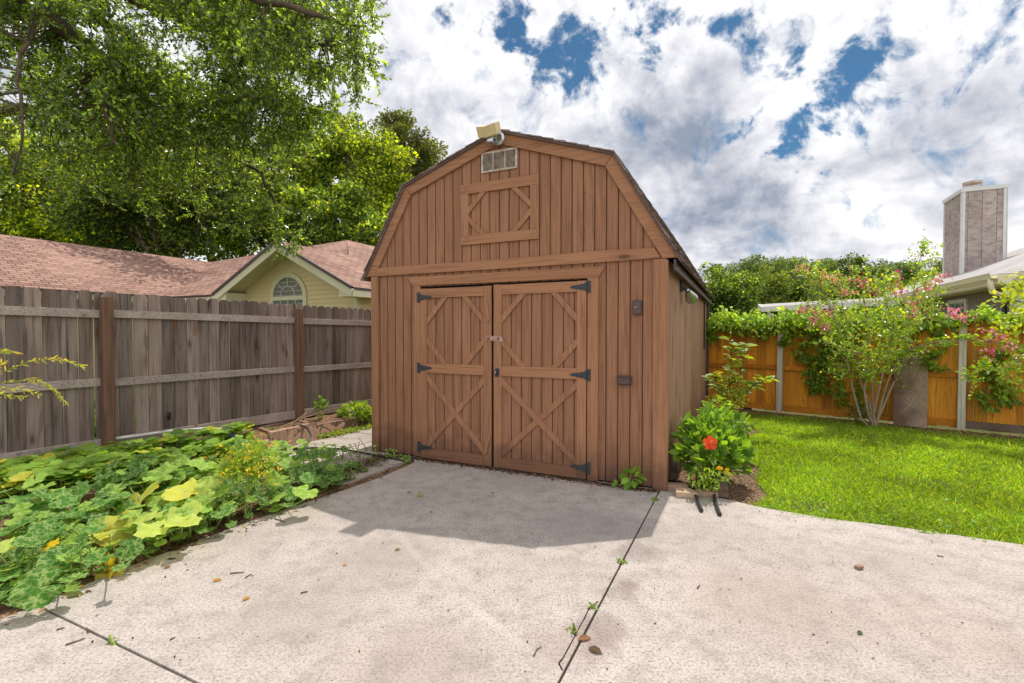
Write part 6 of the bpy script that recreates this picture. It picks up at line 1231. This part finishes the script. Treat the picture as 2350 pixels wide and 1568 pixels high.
# scalloped block border and planter blocks
def blockrow(a, b, n, h, name, lab, grp, th_=.07, mat='block'):
    a, b = np.array(a), np.array(b); d = (b - a) / n
    for i in range(n):
        c = a + d * (i + .5); ax = d / 2 * .97; w = nrm(np.cross(ax, (0, 0, 1))) * th_ / 2; tg_ = random.uniform(.85, 1.12); o = MB().obox((c[0], c[1], h / 2), (ax[0], ax[1], 0), w, (0, 0, h / 2 + random.uniform(-.004, .004)), (tg_, tg_, tg_)).build(name, MT[mat], bevel=.01); tag(o, lab[i] if i < len(lab) else lab[-1], 'block', grp)
a_, b_ = G(724, 1001), G(870, 969)
blockrow(a_, b_, 3, .17, 'border_block', ['long brown border block nearest the planter', 'middle long brown border block of the raised bed', 'long brown border block ending behind the shed'], 'blocks edging the raised bed')
pk = [G(618, 1026), G(708, 1002)]
blockrow(pk[0], pk[1], 5, .20, 'planter_block', ['leftmost upright block of the small planter', 'second upright block of the small planter', 'middle upright block of the small planter', 'fourth upright block of the small planter', 'rightmost upright block of the small planter'], 'upright blocks of the small planter', .06, 'brick')
w_ = nrm(np.array([-.5, .45, 0])); blockrow(pk[1] + (-.03, .05, 0), pk[1] + (-.36, .36, 0), 1, .20, 'planter_block', ['side wall block of the small planter'], 'upright blocks of the small planter', .06); blockrow(pk[0] + (0, .05, 0), pk[0] + (-.3, .33, 0), 1, .2, 'planter_block', ['left side wall block of the small planter'], 'upright blocks of the small planter', .06)
blockrow(pk[0] + (-.3, .36, 0), pk[1] + (-.33, .40, 0), 1, .20, 'planter_block', ['rear wall block of the small planter'], 'upright blocks of the small planter', .06)
brickobj('stacked_brick', 'left brick of the pair set before the small planter', 'brick', G(580, 1031), 20, .10, .18, .10, 'brick', (.97, .96, .95), 'loose bricks by the planter')
brickobj('stacked_brick', 'right brick of the pair set before the small planter', 'brick', G(606, 1031), 20, .10, .18, .11, 'brick', (.97, .96, .95), 'loose bricks by the planter')
brickobj('stacked_brick', 'light flat brick lying beyond the pair, nearer the fence', 'brick', G(560, 1015), 15, .34, .12, .14, 'brick', (.97, .96, .95), 'loose bricks by the planter')
brickobj('stacked_brick', 'flat brick between the pipe end and the small planter', 'brick', G(600, 1008), 15, .2, .12, .16, 'brick', (.97, .96, .95), 'loose bricks by the planter')
# hoses, pipes
hp_ = [(640, 1016, .22), (632, 1012, .10), (612, 1010, .06)]
o = MB().tube([A(672, 978, 7.0), A(690, 976, 7.0), A(705, 982, 6.9), A(714, 1000, 6.7), A(705, 1018, 6.5), A(685, 1028, 6.45), A(672, 1030, 6.4)], .013, 8).build('hose', MT['hose'], smooth=True); tag(o, 'black hose looping over the corner of the small planter', 'hose')
o = MB().tube([G(672, 1031, .02), G(720, 1028, .02), G(775, 1030, .02), G(815, 1036, .02), G(860, 1044, .02), G(900, 1052, .015), G(925, 1057, .012)], .013, 8).build('hose', MT['hose'], smooth=True); tag(o, 'black hose lying across the pavers to the shed corner', 'hose')
o = MB().tube([Gt(170, 1026, .10), Gt(260, 1008, .14), Gt(390, 990, .16), Gt(480, 983, .14), Gt(560, 990, .12)], .018, 8).build('pipe', MT['pvc'], smooth=True); tag(o, 'long pale plastic pipe lying along the foot of the grey fence', 'pipe')
o = MB().tube([Gt(388, 990, .0), A(388, 950, 5.75)], .02, 10).tube([A(388, 951, 5.75), A(388, 946, 5.75)], .026, 10).build('sprinkler_riser', MT['hose']); tag(o, 'short black sprinkler riser standing before the grey fence', 'sprinkler')
o = MB().tube([Gt(528, 1000, .1), Gt(545, 1000, .1)], .028, 10).build('pipe_valve', MT['blue']); tag(o, 'blue valve on the pale pipe end', 'valve')
for i, (a, b, lab) in enumerate([((30, 1128), (300, 1085), 'long weathered board in the bed behind the blue-green squash'), ((300, 1085), (560, 1045), 'weathered board in the bed running toward the loose bricks')]):
    p, q = Gt(*a, .04), Gt(*b, .04); o = MB().bar(p, q, .10, .035, (.3, -.8, .3), rt(.8, 1)).build('bed_board', MT['timber'], bevel=.004); tag(o, lab, 'board', 'old boards in the bed')
p = Gt(205, 1150, 0); brickobj('wood_block', 'squared wooden block standing among squash leaves', 'block', p, 20, .13, .13, .10, 'post', rt(.7, .9), z=float(p[2]) - .02)
# pile of dry sticks
for i, (px, lab) in enumerate([([(640, 985, 7.0), (690, 962, 7.2), (730, 930, 7.4)], 'long bare pruned stick rising toward the second fence post'), ([(650, 978, 7.0), (700, 958, 7.2), (760, 938, 7.4), (790, 935, 7.5)], 'pale bare stick lying along the raised bed'), ([(655, 984, 6.95), (710, 968, 7.2), (745, 945, 7.3)], 'thin forked stick in the middle of the stick pile'), ([(665, 975, 7.1), (720, 960, 7.2), (775, 950, 7.4)], 'lowest bare stick of the pile on the raised bed'), ([(660, 980, 7.0), (700, 950, 7.2), (708, 938, 7.3)], 'short steep stick of the pile')]):
    o = MB().tube([A(*q) for q in px], [.008, .006, .003, .002][:len(px)], 6).build('dry_stick', MT['straw']); tag(o, lab, 'stick', 'pruned sticks on the raised bed')
# ================================================================== debris on the concrete
def fallen(u_, v_, s, c, lab, ang, cat='leaf', name='fallen_leaf'):
    p = G(u_, v_, .006); d = np.array([[math.cos(ang), math.sin(ang), .03]]); L = np.array([[s * .9, s, s * 1.6]]); o = build_inst(name, [inst(OV, OVF, p[None], frames(d, np.array([[.1, -.2, 1.]])), L, np.array([c]))], MT['leafbg']); tag(o, lab, cat, 'fallen leaves on the concrete')
BRN = (.24, .12, .05); OCH = (.42, .24, .05); GRN = (.12, .15, .04); DKB = (.12, .07, .04)
for a in [(487, 1333, .055, OCH, 'ochre leaf on the sunlit concrete left of the big shadow', .3), (375, 1305, .05, BRN, 'curled brown leaf near the yellow curled squash leaf', 1.1), (555, 1378, .05, OCH, 'narrow brown leaf low in the left patio slab', .9), (905, 1262, .045, GRN, 'olive leaf just below the shed shadow edge', .1), (785, 1297, .04, OCH, 'small orange leaf between two twigs left of the crack', .1), (1325, 1468, .075, BRN, 'brown curled leaf by the patio crack, upper of a pair', .2), (1350, 1485, .08, DKB, 'pointed brown leaf by the patio crack, lower of a pair', -.7), (935, 1130, .04, BRN, 'brown leaf in the shed shadow near the doors', .2), (1126, 1131, .035, GRN, 'green-brown leaf in the shadow before the right door', -.3), (985, 1175, .03, DKB, 'dark leaf crumb in the deep part of the shadow', -.3), (150, 1370, .09, GRN, 'long green leaf at the bed corner', .4), (1968, 1455, .045, (.07, .10, .02), 'small green pod husk on the right slab', .5), (640, 1180, .06, GRN, 'green leaf at the bed edge beside the flowering plant', .3)]: fallen(*a)
for (px, lab) in [([(150, 1480), (195, 1465)], 'thick short twig left of the patio joint near the picture corner'), ([(130, 1445), (148, 1440)], 'small twig on the near left slab'), ([(200, 1442), (203, 1452)], 'tiny stub of twig by the left joint'), ([(528, 1316), (560, 1313)], 'straight forked twig on the left slab'), ([(563, 1326), (575, 1318), (582, 1322)], 'y-shaped twig right of the straight forked twig'), ([(690, 1361), (706, 1357)], 'short twig in the middle of the left slab'), ([(1225, 1505), (1232, 1490), (1243, 1484)], 'curly brown twig left of the crack'), ([(1600, 1350), (1606, 1343)], 'short black twig on the right slab'), ([(2150, 1275), (2166, 1278)], 'greenish straw on the right slab near the lawn'), ([(630, 1190), (655, 1198)], 'dark twig on the concrete below the flowering plant'), ([(390, 1178 + 290), (402, 1462)], 'twig stub right of the left patio joint')]:
    o = MB().tube([G(a, b, .006) for a, b in px], [.004, .003, .002][:len(px)], 6).build('fallen_twig', MT['bark']); tag(o, lab, 'twig', 'twigs on the concrete')
p = G(1971, 1306, 0); mb = MB(); mb.obox(p + (0, 0, .012), (.022, .006, 0), (-.004, .017, 0), (.003, 0, .012)); o = mb.build('pebble', MT['block'], bevel=.005); tag(o, 'small grey-brown stone chip on the right slab', 'stone')
# tiny debris (crumbs, acorn bits)
n = 700; x = rng.uniform(-2.4, 4.2, n); y = rng.uniform(2.0, 5.8, n); k_ = (dE(x, y) < -.05) & ~in_lawn(x, y); x, y = x[k_], y[k_]; q = np.stack([x - SH[0], y - SH[1]], 1); k_ = (q @ sy < -.05); x, y = x[k_], y[k_]; n = len(x)
o = build_inst('crumbs', [leaf_cloud(np.c_[x, y, np.full(n, .004)], (0, 0, 2), .011, [(.10, .065, .045), (.05, .035, .03), (.25, .16, .1)], aspect=1.2, sv_=.5)], MT['leafbg']); tag(o, 'small crumbs of bark and seed scattered over the concrete', 'debris', kind='stuff')
